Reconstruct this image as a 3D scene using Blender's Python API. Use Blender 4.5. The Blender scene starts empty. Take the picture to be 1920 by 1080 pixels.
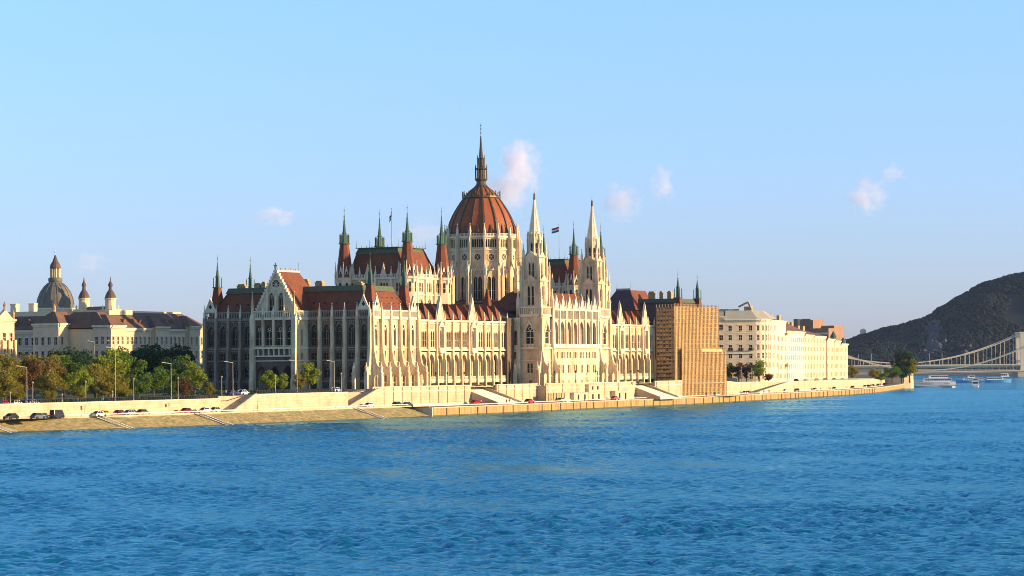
import bpy, math, random
from mathutils import Vector, Matrix
random.seed(7)
sc = bpy.context.scene
COL = sc.collection
PI = math.pi
rad = math.radians

# ------------------------------------------------------------------ materials
def mat(name, col, rough=.8, noise=None, spec=.3, bump=0, bscale=1., metal=0, ashlar=None):
    """noise = (scale, second colour, amount, zstretch)"""
    m = bpy.data.materials.new(name); m.use_nodes = True
    nt = m.node_tree; b = nt.nodes['Principled BSDF']
    b.inputs['Roughness'].default_value = rough
    b.inputs['Specular IOR Level'].default_value = spec
    b.inputs['Metallic'].default_value = metal
    b.inputs['Base Color'].default_value = (*col, 1)
    tc = None
    if noise or bump:
        tc = nt.nodes.new('ShaderNodeNewGeometry')
    if noise:
        s, c2, amt, zs = noise
        mp = nt.nodes.new('ShaderNodeMapping'); mp.inputs['Scale'].default_value = (s, s, s * zs)
        nz = nt.nodes.new('ShaderNodeTexNoise'); nz.inputs['Detail'].default_value = 6; nz.inputs['Scale'].default_value = 1
        nz.inputs['Roughness'].default_value = .65
        rp = nt.nodes.new('ShaderNodeMapRange'); rp.inputs[1].default_value = .35; rp.inputs[2].default_value = .68
        rp.inputs[4].default_value = amt
        mx = nt.nodes.new('ShaderNodeMix'); mx.data_type = 'RGBA'
        mx.inputs[6].default_value = (*col, 1); mx.inputs[7].default_value = (*c2, 1)
        L = nt.links.new
        L(tc.outputs['Position'], mp.inputs[0]); L(mp.outputs[0], nz.inputs['Vector'])
        L(nz.outputs[0], rp.inputs[0]); L(rp.outputs[0], mx.inputs[0]); L(mx.outputs[2], b.inputs['Base Color'])
    if ashlar:      # (block length, course height, joint darkening)
        L = nt.links.new; src = b.inputs['Base Color'].links[0].from_socket
        sp = nt.nodes.new('ShaderNodeSeparateXYZ'); L(tc.outputs['Position'], sp.inputs[0]); ad = nt.nodes.new('ShaderNodeMath'); L(sp.outputs[0], ad.inputs[0]); L(sp.outputs[1], ad.inputs[1])
        cb = nt.nodes.new('ShaderNodeCombineXYZ'); L(ad.outputs[0], cb.inputs[0]); L(sp.outputs[2], cb.inputs[1])
        bk = nt.nodes.new('ShaderNodeTexBrick'); bk.inputs['Scale'].default_value = 1; bk.inputs['Brick Width'].default_value = ashlar[0]; bk.inputs['Row Height'].default_value = ashlar[1]; bk.inputs['Mortar Size'].default_value = .05
        bk.inputs['Color1'].default_value = (1,1,1,1); bk.inputs['Color2'].default_value = (1-ashlar[2]*.7,)*3+(1,); bk.inputs['Mortar'].default_value = (1-ashlar[2]*1.3,)*3+(1,); L(cb.outputs[0], bk.inputs['Vector'])
        mb_ = nt.nodes.new('ShaderNodeMix'); mb_.data_type = 'RGBA'; mb_.blend_type = 'MULTIPLY'; mb_.inputs[0].default_value = 1; L(src, mb_.inputs[6]); L(bk.outputs[0], mb_.inputs[7]); L(mb_.outputs[2], b.inputs['Base Color'])
    if bump:
        nz2 = nt.nodes.new('ShaderNodeTexNoise'); nz2.inputs['Scale'].default_value = bscale; nz2.inputs['Detail'].default_value = 4
        bp = nt.nodes.new('ShaderNodeBump'); bp.inputs['Strength'].default_value = 1; bp.inputs['Distance'].default_value = bump
        nt.links.new(tc.outputs['Position'], nz2.inputs['Vector']); nt.links.new(nz2.outputs[0], bp.inputs['Height'])
        nt.links.new(bp.outputs[0], b.inputs['Normal'])
    return m

M = {}
M['stone'] = mat('limestone', (.82, .64, .38), .85, (.35, (.42, .28, .13), .9, .35), bump=.15, bscale=1.3)
M['stone2'] = mat('limestone_trim', (.86, .70, .45), .85, (.6, (.60, .46, .28), .7, .5))
M['sooty'] = mat('sooty_shaded_limestone', (.19, .128, .08), .9, (.3, (.06, .04, .027), .9, .35), bump=.12, bscale=1.3)  # soot plus the north side's shade, both worked into the colour
M['soot_shade_trim'] = mat('sooty_shaded_tracery', (.38,.28,.19), .9, (.5,(.17,.12,.085),.8,.4))  # north trim, its tone lowered for soot and shade
M['roof'] = mat('red_tile_roof', (.215, .060, .019), .75, (.35, (.11, .034, .015), .8, 1), bump=.05, bscale=3)
M['roofdark'] = mat('slate_and_shade_roof', (.10, .055, .05), .7, (.4, (.06, .035, .035), .8, 1))  # dark roofs; also colours one north hip as if in shade
M['dome'] = mat('dome_tiles', (.36, .088, .022), .65, (.5, (.22,.054,.018), .8, .4))
M['patina'] = mat('weathered_patina', (.11,.12,.055), .6, (1,(.05,.07,.04),.7,1)); M['copper'] = mat('green_copper', (.07, .13, .07), .6, (1.2, (.05, .08, .05), .8, .3))
M['bronze'] = mat('dark_bronze', (.085, .06, .035), .5, (1.5, (.16, .12, .05), .7, .3), metal=.3)
M['glass'] = mat('window_glass', (.02, .013, .01), .5, spec=.2)
M['glassw'] = mat('window_recess', (.038, .019, .007), .6, spec=.2)
M['wallstone'] = mat('embankment_stone', (.66, .51, .31), .9, (.25, (.44, .31, .17), .8, .8), bump=.1, bscale=.8, ashlar=(2.6,.95,.22))
M['chim'] = mat('chimney_brick', (.55, .36, .14), .9, (1, (.25, .14, .07), .8, 1))
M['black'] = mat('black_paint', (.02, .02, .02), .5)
M['metal'] = mat('painted_metal', (.38, .36, .33), .5)
M['metalpale'] = mat('pale_lamp_metal', (.38, .31, .21), .5)
M['trunk'] = mat('bark', (.10, .075, .05), .9)

# ------------------------------------------------------------------ mesh builder
class Fr:
    def __init__(s, ox, oy, ang, oz=0):     # ang: direction of u; outward normal = direction - 90 deg
        s.o = (ox, oy, oz); s.a = ang
        s.t = (math.cos(ang), math.sin(ang)); s.n = (math.sin(ang), -math.cos(ang))
    def p(s, u, o, z):
        return (s.o[0] + s.t[0]*u + s.n[0]*o, s.o[1] + s.t[1]*u + s.n[1]*o, s.o[2] + z)
W0 = Fr(0, 0, 0)
class MB:
    def __init__(s): s.v = []; s.f = []; s.m = []
    def poly(s, pts, m=0):
        i = len(s.v); s.v += [tuple(p) for p in pts]; s.f.append(tuple(range(i, i+len(pts)))); s.m.append(m); return s
    def hull8(s, P, m=0):
        i = len(s.v); s.v += [tuple(p) for p in P]
        for q in ((0,3,2,1),(4,5,6,7),(0,1,5,4),(1,2,6,5),(2,3,7,6),(3,0,4,7)):
            s.f.append(tuple(i+k for k in q)); s.m.append(m)
        return s
    def box(s, x0, x1, y0, y1, z0, z1, m=0, F=W0):
        if F is W0:
            P = [(x0,y0,z0),(x1,y0,z0),(x1,y1,z0),(x0,y1,z0),(x0,y0,z1),(x1,y0,z1),(x1,y1,z1),(x0,y1,z1)]
        else:
            P = [F.p(a,b,c) for c in (z0,z1) for a,b in ((x0,y0),(x1,y0),(x1,y1),(x0,y1))]
        return s.hull8(P, m)
    def prism(s, F, pts, o0, o1, m=0):       # pts (u,z) polygon extruded along outward
        n = len(pts); i = len(s.v)
        s.v += [F.p(u, o0, z) for u, z in pts] + [F.p(u, o1, z) for u, z in pts]
        s.f.append(tuple(i+k for k in range(n))); s.f.append(tuple(i+n+n-1-k for k in range(n))); s.m += [m, m]
        for k in range(n):
            j = (k+1) % n; s.f.append((i+k, i+n+k, i+n+j, i+j)); s.m.append(m)
        return s
    def fru(s, cx, cy, z0, z1, r0, r1, n=8, rot=None, m=0, cap=True, sx=1, sy=1):
        if rot is None: rot = PI/n
        i = len(s.v)
        if r1 < 1e-3:
            s.v += [(cx+sx*r0*math.cos(rot+2*PI*k/n), cy+sy*r0*math.sin(rot+2*PI*k/n), z0) for k in range(n)] + [(cx,cy,z1)]
            for k in range(n): s.f.append((i+k, i+(k+1)%n, i+n)); s.m.append(m)
        else:
            for r, z in ((r0,z0),(r1,z1)):
                s.v += [(cx+sx*r*math.cos(rot+2*PI*k/n), cy+sy*r*math.sin(rot+2*PI*k/n), z) for k in range(n)]
            for k in range(n): s.f.append((i+k, i+(k+1)%n, i+n+(k+1)%n, i+n+k)); s.m.append(m)
            if cap: s.f.append(tuple(i+n+k for k in range(n))); s.m.append(m)
        if cap: s.f.append(tuple(i+n-1-k for k in range(n))); s.m.append(m)
        return s
    def lathe(s, cx, cy, prof, n=16, rot=None, m=0):
        for (r0,z0),(r1,z1) in zip(prof, prof[1:]): s.fru(cx, cy, z0, z1, r0, r1, n, rot, m, cap=False)
        return s
    def frame_roof(s, b, t, z0, z1, m=0, mt=None):   # b, t = (x0,x1,y0,y1)
        P = [(b[0],b[2],z0),(b[1],b[2],z0),(b[1],b[3],z0),(b[0],b[3],z0),(t[0],t[2],z1),(t[1],t[2],z1),(t[1],t[3],z1),(t[0],t[3],z1)]
        s.hull8(P, m)
        if mt is not None: s.m[-5] = mt
        return s
    def bar(s, a, b, w, m=0):
        a = Vector(a); b = Vector(b); d = (b-a).normalized()
        u = d.cross(Vector((0,0,1)))
        if u.length < 1e-3: u = Vector((1,0,0))
        u.normalize(); v = d.cross(u); u *= w/2; v *= w/2
        return s.hull8([a-u-v,a+u-v,a+u+v,a-u+v,b-u-v,b+u-v,b+u+v,b-u+v], m)
    def add(s, o, F=None, off=(0,0,0)):
        i = len(s.v)
        if F is None: s.v += [(x+off[0], y+off[1], z+off[2]) for x,y,z in o.v]
        else: s.v += [F.p(x+off[0], -y+off[1], z+off[2]) for x,y,z in o.v]
        s.f += [tuple(i+k for k in f) for f in o.f]; s.m += o.m
        return s
    def mesh(s, name, org=(0,0,0), smooth=False):
        me = bpy.data.meshes.new(name)
        me.from_pydata([(x-org[0], y-org[1], z-org[2]) for x,y,z in s.v], [], s.f)
        me.polygons.foreach_set('material_index', s.m)
        if smooth: me.polygons.foreach_set('use_smooth', [True]*len(s.f))
        me.update(); return me
    def build(s, name, mats, parent=None, smooth=False):
        org = worg(parent) if parent else (0,0,0)
        me = s.mesh(name, org, smooth)
        for k in (mats if isinstance(mats, (list,tuple)) else [mats]): me.materials.append(M[k] if isinstance(k,str) else k)
        o = bpy.data.objects.new(name, me); COL.objects.link(o)
        if parent: o.parent = parent
        return o
def worg(o):
    x = y = z = 0
    while o: x += o.location.x; y += o.location.y; z += o.location.z; o = o.parent
    return (x,y,z)
def tag(o, label=None, cat=None, group=None, kind=None):
    if label: o['label'] = label
    if cat: o['category'] = cat
    if group: o['group'] = group
    if kind: o['kind'] = kind
    return o
def empty(name, loc, label=None, cat=None, group=None):
    o = bpy.data.objects.new(name, None); COL.objects.link(o); o.location = loc; o.empty_display_size = .5
    return tag(o, label, cat, group)
KIDS = {}
def copy_tree(o, parent=None):
    c = o.copy(); COL.objects.link(c)
    if parent: c.parent = parent
    for ch in o.children: copy_tree(ch, c)
    return c

def arch_pts(uc, w, zs, ha, n=5, rnd=False):
    L = []
    for i in range(n+1):
        if rnd: th = PI - (PI/2)*i/n; x = w/2*math.cos(th); z = ha*math.sin(th)
        else: th = PI - (PI/3)*i/n; x = w/2 + w*math.cos(th); z = ha*math.sin(th)/.8660254
        L.append((uc+x, zs+z))
    return L + [(2*uc-x, z) for x, z in reversed(L[:-1])]
def row(mb, F, u0, u1, z0, z1, ops, o=0., d=.7, m=0, rnd=False, n=4):
    """a wall strip of thickness d with arched openings (uc, w, zb, zs, ha)"""
    u = u0
    def q(a, b, za, zb):
        if b-a > 1e-4 and zb-za > 1e-4: mb.box(a, b, o-d, o, za, zb, m, F)
    for (uc, w, zb, zs, ha) in ops:
        q(u, uc-w/2, z0, z1)
        q(uc-w/2, uc+w/2, z0, zb)
        if ha <= 0: q(uc-w/2, uc+w/2, zs, z1)
        else:
            A = arch_pts(uc, w, zs, ha, n, rnd)
            for (a, za), (b, zc) in zip(A, A[1:]):
                mb.hull8([F.p(a,o-d,za),F.p(b,o-d,zc),F.p(b,o,zc),F.p(a,o,za),F.p(a,o-d,z1),F.p(b,o-d,z1),F.p(b,o,z1),F.p(a,o,z1)], m)
        u = uc+w/2
    q(u, u1, z0, z1)
    return mb

# ------------------------------------------------------------------ repeated parts (windows, pinnacles, buttresses)
WREG = []   # (size, key, F, u, o, z)
WMESH = {}
def win_mb(w, hs, ha, lights, tr, gm):
    """window from its sill: dark panes with stone mullions; local x along the wall, -y outward"""
    mb = MB()
    if ha > 0:
        A = arch_pts(0, w, hs, ha, 4)
        pts = [(-w/2,0),(w/2,0)] + list(reversed(A))
    else: pts = [(-w/2,0),(w/2,0),(w/2,hs),(-w/2,hs)]
    i = len(mb.v); mb.v += [(x, 0, z) for x, z in pts]; mb.f.append(tuple(range(i, i+len(pts)))); mb.m.append(0)
    b = max(.09, w*.05)
    top = hs if (tr or ha <= 0) else hs+ha*.6
    for k in range(1, lights):
        x = -w/2 + w*k/lights; mb.box(x-b/2, x+b/2, -.22, -.01, 0, top, 1)
    mb.box(-w/2, w/2, -.25, -.01, hs*.48, hs*.48+b, 1)
    if tr:
        mb.box(-w/2, w/2, -.22, -.012, hs-b, hs, 1)
        r = w*.2; cz = hs + ha*.4
        for k in range(8):
            a0 = PI/4*k; a1 = a0+PI/4
            P = []
            for yy in (-.22, -.015):
                P += [(r*1.25*math.cos(a0),yy,cz+r*1.25*math.sin(a0)),(r*1.25*math.cos(a1),yy,cz+r*1.25*math.sin(a1)),(r*.8*math.cos(a1),yy,cz+r*.8*math.sin(a1)),(r*.8*math.cos(a0),yy,cz+r*.8*math.sin(a0))]
            mb.hull8(P, 1)
    return mb
def window(F, u, o, z, w, hs, ha=0, lights=2, tr=False, gm='glass', st='stone2', score=None):
    WREG.append((score or w*(hs+ha), (w, hs, ha, lights, tr, gm, st), F, u, o, z))
def flush_windows(parent, limit=100):
    org = worg(parent)
    WREG.sort(key=lambda a: -a[0])
    rest = {}
    for k, (sc_, key, F, u, o, z) in enumerate(WREG):
        if k < limit:
            if key not in WMESH:
                me = win_mb(*key[:6]).mesh('window')
                me.materials.append(M[key[5]]); me.materials.append(M[key[6]]); WMESH[key] = me
            ob = bpy.data.objects.new('window', WMESH[key]); COL.objects.link(ob); ob.parent = parent
            p = F.p(u, o, z); ob.location = (p[0]-org[0], p[1]-org[1], p[2]-org[2]); ob.rotation_euler.z = F.a
        else:
            rest.setdefault((key[5], key[6]), MB()).add(win_mb(*key[:6]), F, (u, o, z))
    allm = MB(); mats = []
    for (a, b), mb in rest.items():
        base = len(mats); mats += [a, b]
        mb.m = [base+q for q in mb.m]; allm.add(mb)
    if allm.v:
        r = allm.build('window', mats, parent); r['kind'] = 'stuff'
    WREG.clear()
PREG = []
def pinnacle(x, y, z, w, h, st='stone2'): PREG.append((w*h, (round(w,2), round(h,2), st), x, y, z))
def pin_mb(w, h):
    mb = MB(); b = h*.42
    mb.box(-w/2, w/2, -w/2, w/2, 0, b); mb.box(-w*.62, w*.62, -w*.62, w*.62, b, b+w*.25)
    mb.fru(0, 0, b+w*.25, h, w*.62, .0, 4, PI/4)
    mb.box(-w*.22, w*.22, -w*.22, w*.22, h*.93, h*.93+w*.4)
    for s in (-1,1):
        mb.box(s*w*.45-w*.12, s*w*.45+w*.12, -w*.1, w*.1, b+w*.25, b+w*.8)
        mb.box(-w*.1, w*.1, s*w*.45-w*.12, s*w*.45+w*.12, b+w*.25, b+w*.8)
    return mb
def flush_pinnacles(parent, limit=100):
    org = worg(parent); cache = {}; PREG.sort(key=lambda a: -a[0]); rest = MB()
    for k, (s, key, x, y, z) in enumerate(PREG):
        if k < limit:
            if key not in cache:
                me = pin_mb(key[0], key[1]).mesh('pinnacle'); me.materials.append(M[key[2]]); cache[key] = me
            ob = bpy.data.objects.new('pinnacle', cache[key]); COL.objects.link(ob); ob.parent = parent
            ob.location = (x-org[0], y-org[1], z-org[2])
        else: rest.add(pin_mb(key[0], key[1]), None, (x, y, z))
    if rest.v: rest.build('pinnacle', 'stone2', parent)['kind'] = 'stuff'
    PREG.clear()
def balustrade(mb, F, u0, u1, o, z0, z1, step=.75, d=.3, m=0, bar=.22):
    h = z1-z0; mb.box(u0, u1, o-d, o, z0, z0+h*.13, m, F); mb.box(u0, u1, o-d, o, z1-h*.13, z1, m, F)
    n = max(2, int((u1-u0)/step))
    for k in range(n+1):
        u = u0 + (u1-u0)*k/n
        mb.box(max(u0,u-bar/2), min(u1,u+bar/2), o-d*.9, o-.02, z0+h*.13, z1-h*.13, m, F)
def gablet(mb, F, uc, w, z0, z1, o, d=.4, m=0):
    mb.prism(F, [(uc-w/2,z0),(uc+w/2,z0),(uc,z1)], o-d, o, m)
    # proud coping
    mb.prism(F, [(uc-w/2-.1,z0),(uc-w/2+.3,z0),(uc,z1-.35),(uc,z1+.25)], o, o+.18, m)
    mb.prism(F, [(uc+w/2-.3,z0),(uc+w/2+.1,z0),(uc,z1+.25),(uc,z1-.35)], o, o+.18, m)

# ================================================================== THE PARLIAMENT
PAR = empty('parliament_building', (-30, 134, 8), 'vast gothic parliament of pale stone with red dome and spires on the river terrace', 'parliament')
NF = Fr(-60, 0, 0)         # north face: u = x+60, outward -y
WF = Fr(0, 0, PI/2)        # river face: u = y, outward +x
Z = dict(str1=20.9, str2=17.1, cor=29.5, bal=32.3)

def turret(x, y, z0, z1, r0, r1, zc, zs, ztip, st='stone', stone_z0=None, big=False):
    """red pyramid roof, copper lantern, copper spire, rod"""
    base = MB()
    if stone_z0 is not None:
        base.fru(x, y, stone_z0, z0, r0*1.03, r0*1.03, 8)
        base.fru(x, y, z0-.5, z0+.3, r0*1.14, r0*1.14, 8)
        t = base.build('turret', st, PAR)
    else:
        base.fru(x, y, z0-1.5, z0, r0*1.05, r0*1.05, 4, PI/4)
        t = base.build('turret', 'roof', PAR)
    n, rt = (8, PI/8) if big else (4, PI/4)
    rr = MB(); rr.fru(x, y, z0+.01, z1, r0, r1, n, rt)
    if big: rr.lathe(x, y, [(r0*1.12, z0+.3), (r0, z0+1.2)], n, rt)
    rr.build('turret_roof', 'roof', t)
    c = MB()
    c.fru(x, y, z1, z1+.35, r1*1.3, r1*1.3, n, rt)
    c.fru(x, y, z1+.35, zc-.4, r1*.56, r1*.46, n, rt)
    c.fru(x, y, zc-.4, zc, r1*.6, r1*.52, n, rt)
    k = 8 if big else 4
    for i in range(k):
        a = rt+2*PI*i/k; xx, yy = x+r1*1.0*math.cos(a), y+r1*1.0*math.sin(a)
        c.fru(xx, yy, z1+.35, zc-1.2, .13*r1, .1*r1, 4); c.fru(xx, yy, zc-1.2, zc-.2, .15*r1, 0, 4)
    c.fru(x, y, zc, zc+(zs-zc)*.35, r1*.42, r1*.26, 8)
    c.fru(x, y, zc+(zs-zc)*.35, zs, r1*.26, .06, 8)
    for q in (.3,.6,.85): c.fru(x, y, zc+(zs-zc)*q, zc+(zs-zc)*q+.25, r1*.3*(1.15-q*.7), r1*.3*(1.15-q*.7), 8)
    c.fru(x, y, zs, ztip, .06, .03, 6); c.fru(x, y, zs+(ztip-zs)*.4, zs+(ztip-zs)*.4+.3, .18, .18, 6)
    c.build('spire', 'copper', t)
    return t

def chimney(x, y, z, w, d, h):
    mb = MB(); mb.box(x-w/2, x+w/2, y-d/2, y+d/2, z, z+h); mb.box(x-w/2-.15, x+w/2+.15, y-d/2-.15, y+d/2+.15, z+h, z+h+.25)
    n = max(2, int(w/.8))
    for i in range(n): mb.box(x-w/2+.15+i*(w-.3)/n, x-w/2+.15+(i+.7)*(w-.3)/n, y-d/3, y+d/3, z+h+.25, z+h+.75)
    return mb.build('chimney', 'chim', PAR)

# ---- north pavilion walls (x -60..0, y 0..28)
def n_ops(c): 
    return ([(u,2.3,21.7,25.9,1.9) for u in c], [(u,2.3,17.5,19.3,0) for u in c], [(u,2.3,12.0,14.4,1.2) for u in c], [(u,1.9,8.4,9.7,0) for u in c])
def block_face(F, u0, u1, cs, st, o=0, z0=6):
    mb = MB(); a, b, c, d = n_ops(cs)
    row(mb, F, u0, u1, z0, 10.6, d, o); row(mb, F, u0, u1, 10.6, 16.9, c, o)
    row(mb, F, u0, u1, 16.9, 20.7, b, o); row(mb, F, u0, u1, 20.7, Z['cor'], a, o)
    w = mb.build('wall', st, PAR)
    for uc in cs:
        window(F, uc, o-.62, 21.7, 2.3, 4.2, 1.9, 3, True, 'glass', 'soot_shade_trim'); window(F, uc, o-.62, 17.5, 2.3, 1.8, 0, 3, False, 'glass', 'soot_shade_trim')
        window(F, uc, o-.62, 12.0, 2.3, 2.4, 1.2, 2, True, 'glass', 'soot_shade_trim'); window(F, uc, o-.62, 8.4, 1.9, 1.3, 0, 3, False, 'glass', 'soot_shade_trim')
    t = MB()
    for z, h, e in ((20.7,.4,.35),(20.1,.25,.2),(16.9,.35,.3),(10.5,.4,.35),(Z['cor'],.5,.55),(29.0,.25,.25)): t.box(u0, u1, o, o+e, z, z+h, 0, F)
    for u in cs:        # hood moulds over the tall windows
        A = arch_pts(u, 2.9, 25.9, 2.4, 4)
        for p, q in zip(A, A[1:]): t.hull8([F.p(p[0],o,p[1]),F.p(q[0],o,q[1]),F.p(q[0],o,q[1]+.3),F.p(p[0],o,p[1]+.3),F.p(p[0],o+.22,p[1]),F.p(q[0],o+.22,q[1]),F.p(q[0],o+.22,q[1]+.3),F.p(p[0],o+.22,p[1]+.3)])
        n = 6
        for k in range(n+1):     # blind arcade below the cornice
            uu = u-2.0+4.0*k/n; t.box(uu-.08, uu+.08, o, o+.14, 28.1, 29.0, 0, F)
    balustrade(t, F, u0, u1, o+.5, 30.0, Z['bal'], .62)
    t.build('cornice', 'soot_shade_trim' if st == 'sooty' else st, PAR)
    return w
def buttress(F, u, o, zt, st='stone', flare=0, w=.9, pinh=4.6):
    mb = MB(); G = Fr(*F.p(u, o, 0)[:2], F.a - PI/2)   # u along outward
    e = 1.15
    if flare <= 0:
        mb.prism(G, [(0,5),(e+.5,5),(e+.5,11),(e+.2,12),(e+.2,20.5),(e-.1,21.2),(e-.1,zt-1.2),(.55,zt),(0,zt)], -w/2, w/2)
    else:
        mb.prism(G, [(0,17),(flare*.36+.4,17),(e-.1,20.8),(e-.2,zt-1.2),(.55,zt),(0,zt)], -w/2, w/2)
        # curved flare down to the outer pier
        mb.prism(G, [(0,13.6),(flare,13.6),(flare*.75,14.6),(flare*.55,15.7),(flare*.36+.4,17),(0,17)], -w/2, w/2)
        row(mb, G, 0, flare, 8.2, 13.6, [(flare*.48, flare*.46, 8.2, 11.6, 1.1)], w/2, w)
        mb.box(flare-.75, flare+.12, -w/2-.08, w/2+.08, 3.2, 12.9, 0, G)
        mb.box(flare-.9, flare+.2, -w/2-.15, w/2+.15, 12.9, 13.2, 0, G)
        p = G.p(flare-.3, 0, 13.6); pinnacle(p[0], p[1], 13.6, .62, 2.6, st)
    b = mb.build('buttress', st, PAR)
    p = F.p(u, o+.55, 0); pinnacle(p[0], p[1], zt-1.3, .62, pinh, st)
    return b

pit = 22.2/5
east = [60-57.75, 60-53.25, 60-48.75, 60-44.2, 60-39.6]
west = [37.8+pit*(i+.5) for i in range(5)]
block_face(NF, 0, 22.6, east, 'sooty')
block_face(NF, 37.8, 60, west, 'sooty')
for u in (0.2, 4.5, 9.0, 13.5, 18.1): buttress(NF, u, 0, 31.3, 'soot_shade_trim')  # east piers take the darker tone that carries the shade
for i, u in enumerate([37.8+pit*k for k in range(0, 6)]):
    if i == 0: continue
    buttress(NF, u-.1*(i==5), 0, 31.3, 'stone', flare=(3.0 if i >= 4 else 0))
# gable section projecting north: x -37.4..-22.2, y -7.3
GF = Fr(-37.4, -7.3, 0)
mb = MB(); gw = 15.2; gc = [gw/4*(i+.5) for i in range(4)]
row(mb, GF, 0, gw, 6, 18.6, [(gw/6+.3, 3.6, 6.5, 12.5, 3.0), (gw/2, 3.6, 6.5, 12.5, 3.0), (gw*5/6-.3, 3.6, 6.5, 12.5, 3.0)], 0, 1.2)
row(mb, GF, 0, gw, 18.6, Z['cor'], [(u, 2.2, 21.7, 26.0, 1.8) for u in gc], 0, .7)
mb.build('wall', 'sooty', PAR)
for u in gc: window(GF, u, -.6, 21.7, 2.2, 4.3, 1.8, 2, True, 'glass', 'stone2')
t = MB()
for z, h, e in ((18.3,.4,.5),(20.7,.5,.9),(16.9,.3,.3),(Z['cor'],.5,.6)): t.box(0, gw, 0, e, z, z+h, 0, GF)
for k in range(9): t.box(gw*k/8-.2*(k/8), gw*k/8+.2, 0, .6, 18.7, 20.7, 0, GF)
balustrade(t, GF, 0, gw, .85, 20.9, 21.7, .7)
balustrade(t, GF, 0, gw, .5, 30.0, Z['bal'], .62)
t.build('cornice', 'stone2', PAR)
for u in (0.1, gw-.1): buttress(GF, u, 0, 31.3, 'stone', w=1.5, pinh=8.5)
for u in (gw/4, gw/2, gw*3/4):
    b = MB(); b.box(u-.32, u+.32, 0, .75, 20.5, 31.2, 0, GF); b.build('buttress', 'stone', PAR)
    p = GF.p(u, .4, 0); pinnacle(p[0], p[1], 31.2, .5, 2.6)
# its side walls
SW = Fr(-22.2, -7.3, PI/2)
mb = MB(); row(mb, SW, 0, 7.3, 6, 16.9, [(3.4,1.8,8.4,13,1.2)], 0, .7); row(mb, SW, 0, 7.3, 16.9, 20.7, [(3.6,.9,17.5,19.4,0)], 0, .7)
row(mb, SW, 0, 7.3, 20.7, 29.5, [(3.6,1.2,21.7,25.6,1.1)], 0, .7)
mb.box(-37.4, -36.8, -7.3, 0, 6, 29.5); mb.build('wall', 'stone', PAR)
window(SW, 3.6, -.6, 21.7, 1.2, 3.9, 1.1, 2, True); window(SW, 3.6, -.6, 17.5, .9, 1.9)
t = MB(); balustrade(t, SW, 0, 7.3, .4, 30, Z['bal'], .62)
for z,h,e in ((20.7,.4,.35),(16.9,.35,.3),(29.5,.5,.5)): t.box(0, 7.3, 0, e, z, z+h, 0, SW)
t.build('cornice', 'stone2', PAR)
# the stepped stone gable
GG = Fr(-29.8, -6.2, 0)
mb = MB()
row(mb, GG, -7.2, 7.2, 29.6, 33, [(-1.75,2.0,31.6,33.001,0),(1.75,2.0,31.6,33.001,0)], 0, .9)
def ga(z): return 7.2*(1-(z-32)/12.4)
# panels around two lancets and a rose
mb.prism(GG, [(-7.2,33),(-2.75,33),(-2.75,39.7),(-ga(39.7),39.7)], -.9, 0)
mb.prism(GG, [(2.75,33),(7.2,33),(ga(39.7),39.7),(2.75,39.7)], -.9, 0)
row(mb, GG, -2.75, 2.75, 33, 38.2, [(-1.75,2.0,33,36,1.9),(1.75,2.0,33,36,1.9)], 0, .9)
mb.prism(GG, [(-2.75,38.2),(2.75,38.2),(ga(39.7),39.7),(-ga(39.7),39.7)], -.9, 0)
mb.prism(GG, [(-ga(39.7),39.7),(ga(39.7),39.7),(0,44.6)], -.9, -.25)
mb.build('gable', 'stone', PAR)
window(GG, -1.75, -.7, 31.7, 2.0, 4.3, 1.9, 2, True); window(GG, 1.75, -.7, 31.7, 2.0, 4.3, 1.9, 2, True)
t = MB()
for s in (-1, 1):
    for k in range(13):
        z = 32.6+k*.95; t.box(min(s*ga(z), s*ga(z)+s*.5), max(s*ga(z), s*ga(z)+s*.5), -.7, .3, z, z+.75, 0, GG)
    t.prism(GG, [(s*7.5,32),(s*7.0,32),(0,44.1),(0,45.0)], 0, .25)
    t.box(s*3.05-.2, s*3.05+.2, 0, .4, 31, 38.5, 0, GG)
t.box(-.2, .2, 0, .4, 31, 37.5, 0, GG)
t.build('coping', 'stone2', PAR)
p = GG.p(3.05,.2,0); pinnacle(p[0],p[1],38.5,.4,1.8); p = GG.p(-3.05,.2,0); pinnacle(p[0],p[1],38.5,.4,1.8)
rose = MB(); A = [(1.5*math.cos(PI/8*k), 40.4+1.5*math.sin(PI/8*k)) for k in range(16)]
i0 = len(rose.v); rose.poly([GG.p(a, -.2, b) for a, b in A], 0)
for k in range(16):
    a0 = PI/8*k; a1 = a0+PI/8
    rose.hull8([GG.p(r*math.cos(a), o, 40.4+r*math.sin(a)) for o in (-.19,.12) for r, a in ((1.7,a0),(1.7,a1),(1.4,a1),(1.4,a0))], 1)
for k in range(8):
    a = PI/4*k; rose.bar(GG.p(0,-.05,40.4), GG.p(1.45*math.cos(a),-.05,40.4+1.45*math.sin(a)), .16, 1)
rose.build('rose_window', ['glass','stone2'], PAR)
st = MB(); st.lathe(-29.8, -6.4, [(.35,44.9),(.3,45.4),(.35,46.0),(.18,46.5),(.22,46.8),(.0,47.1)], 8); st.box(-30.4,-29.2,-6.5,-6.3,46.0,46.25); st.build('statue', 'copper', PAR)
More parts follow.
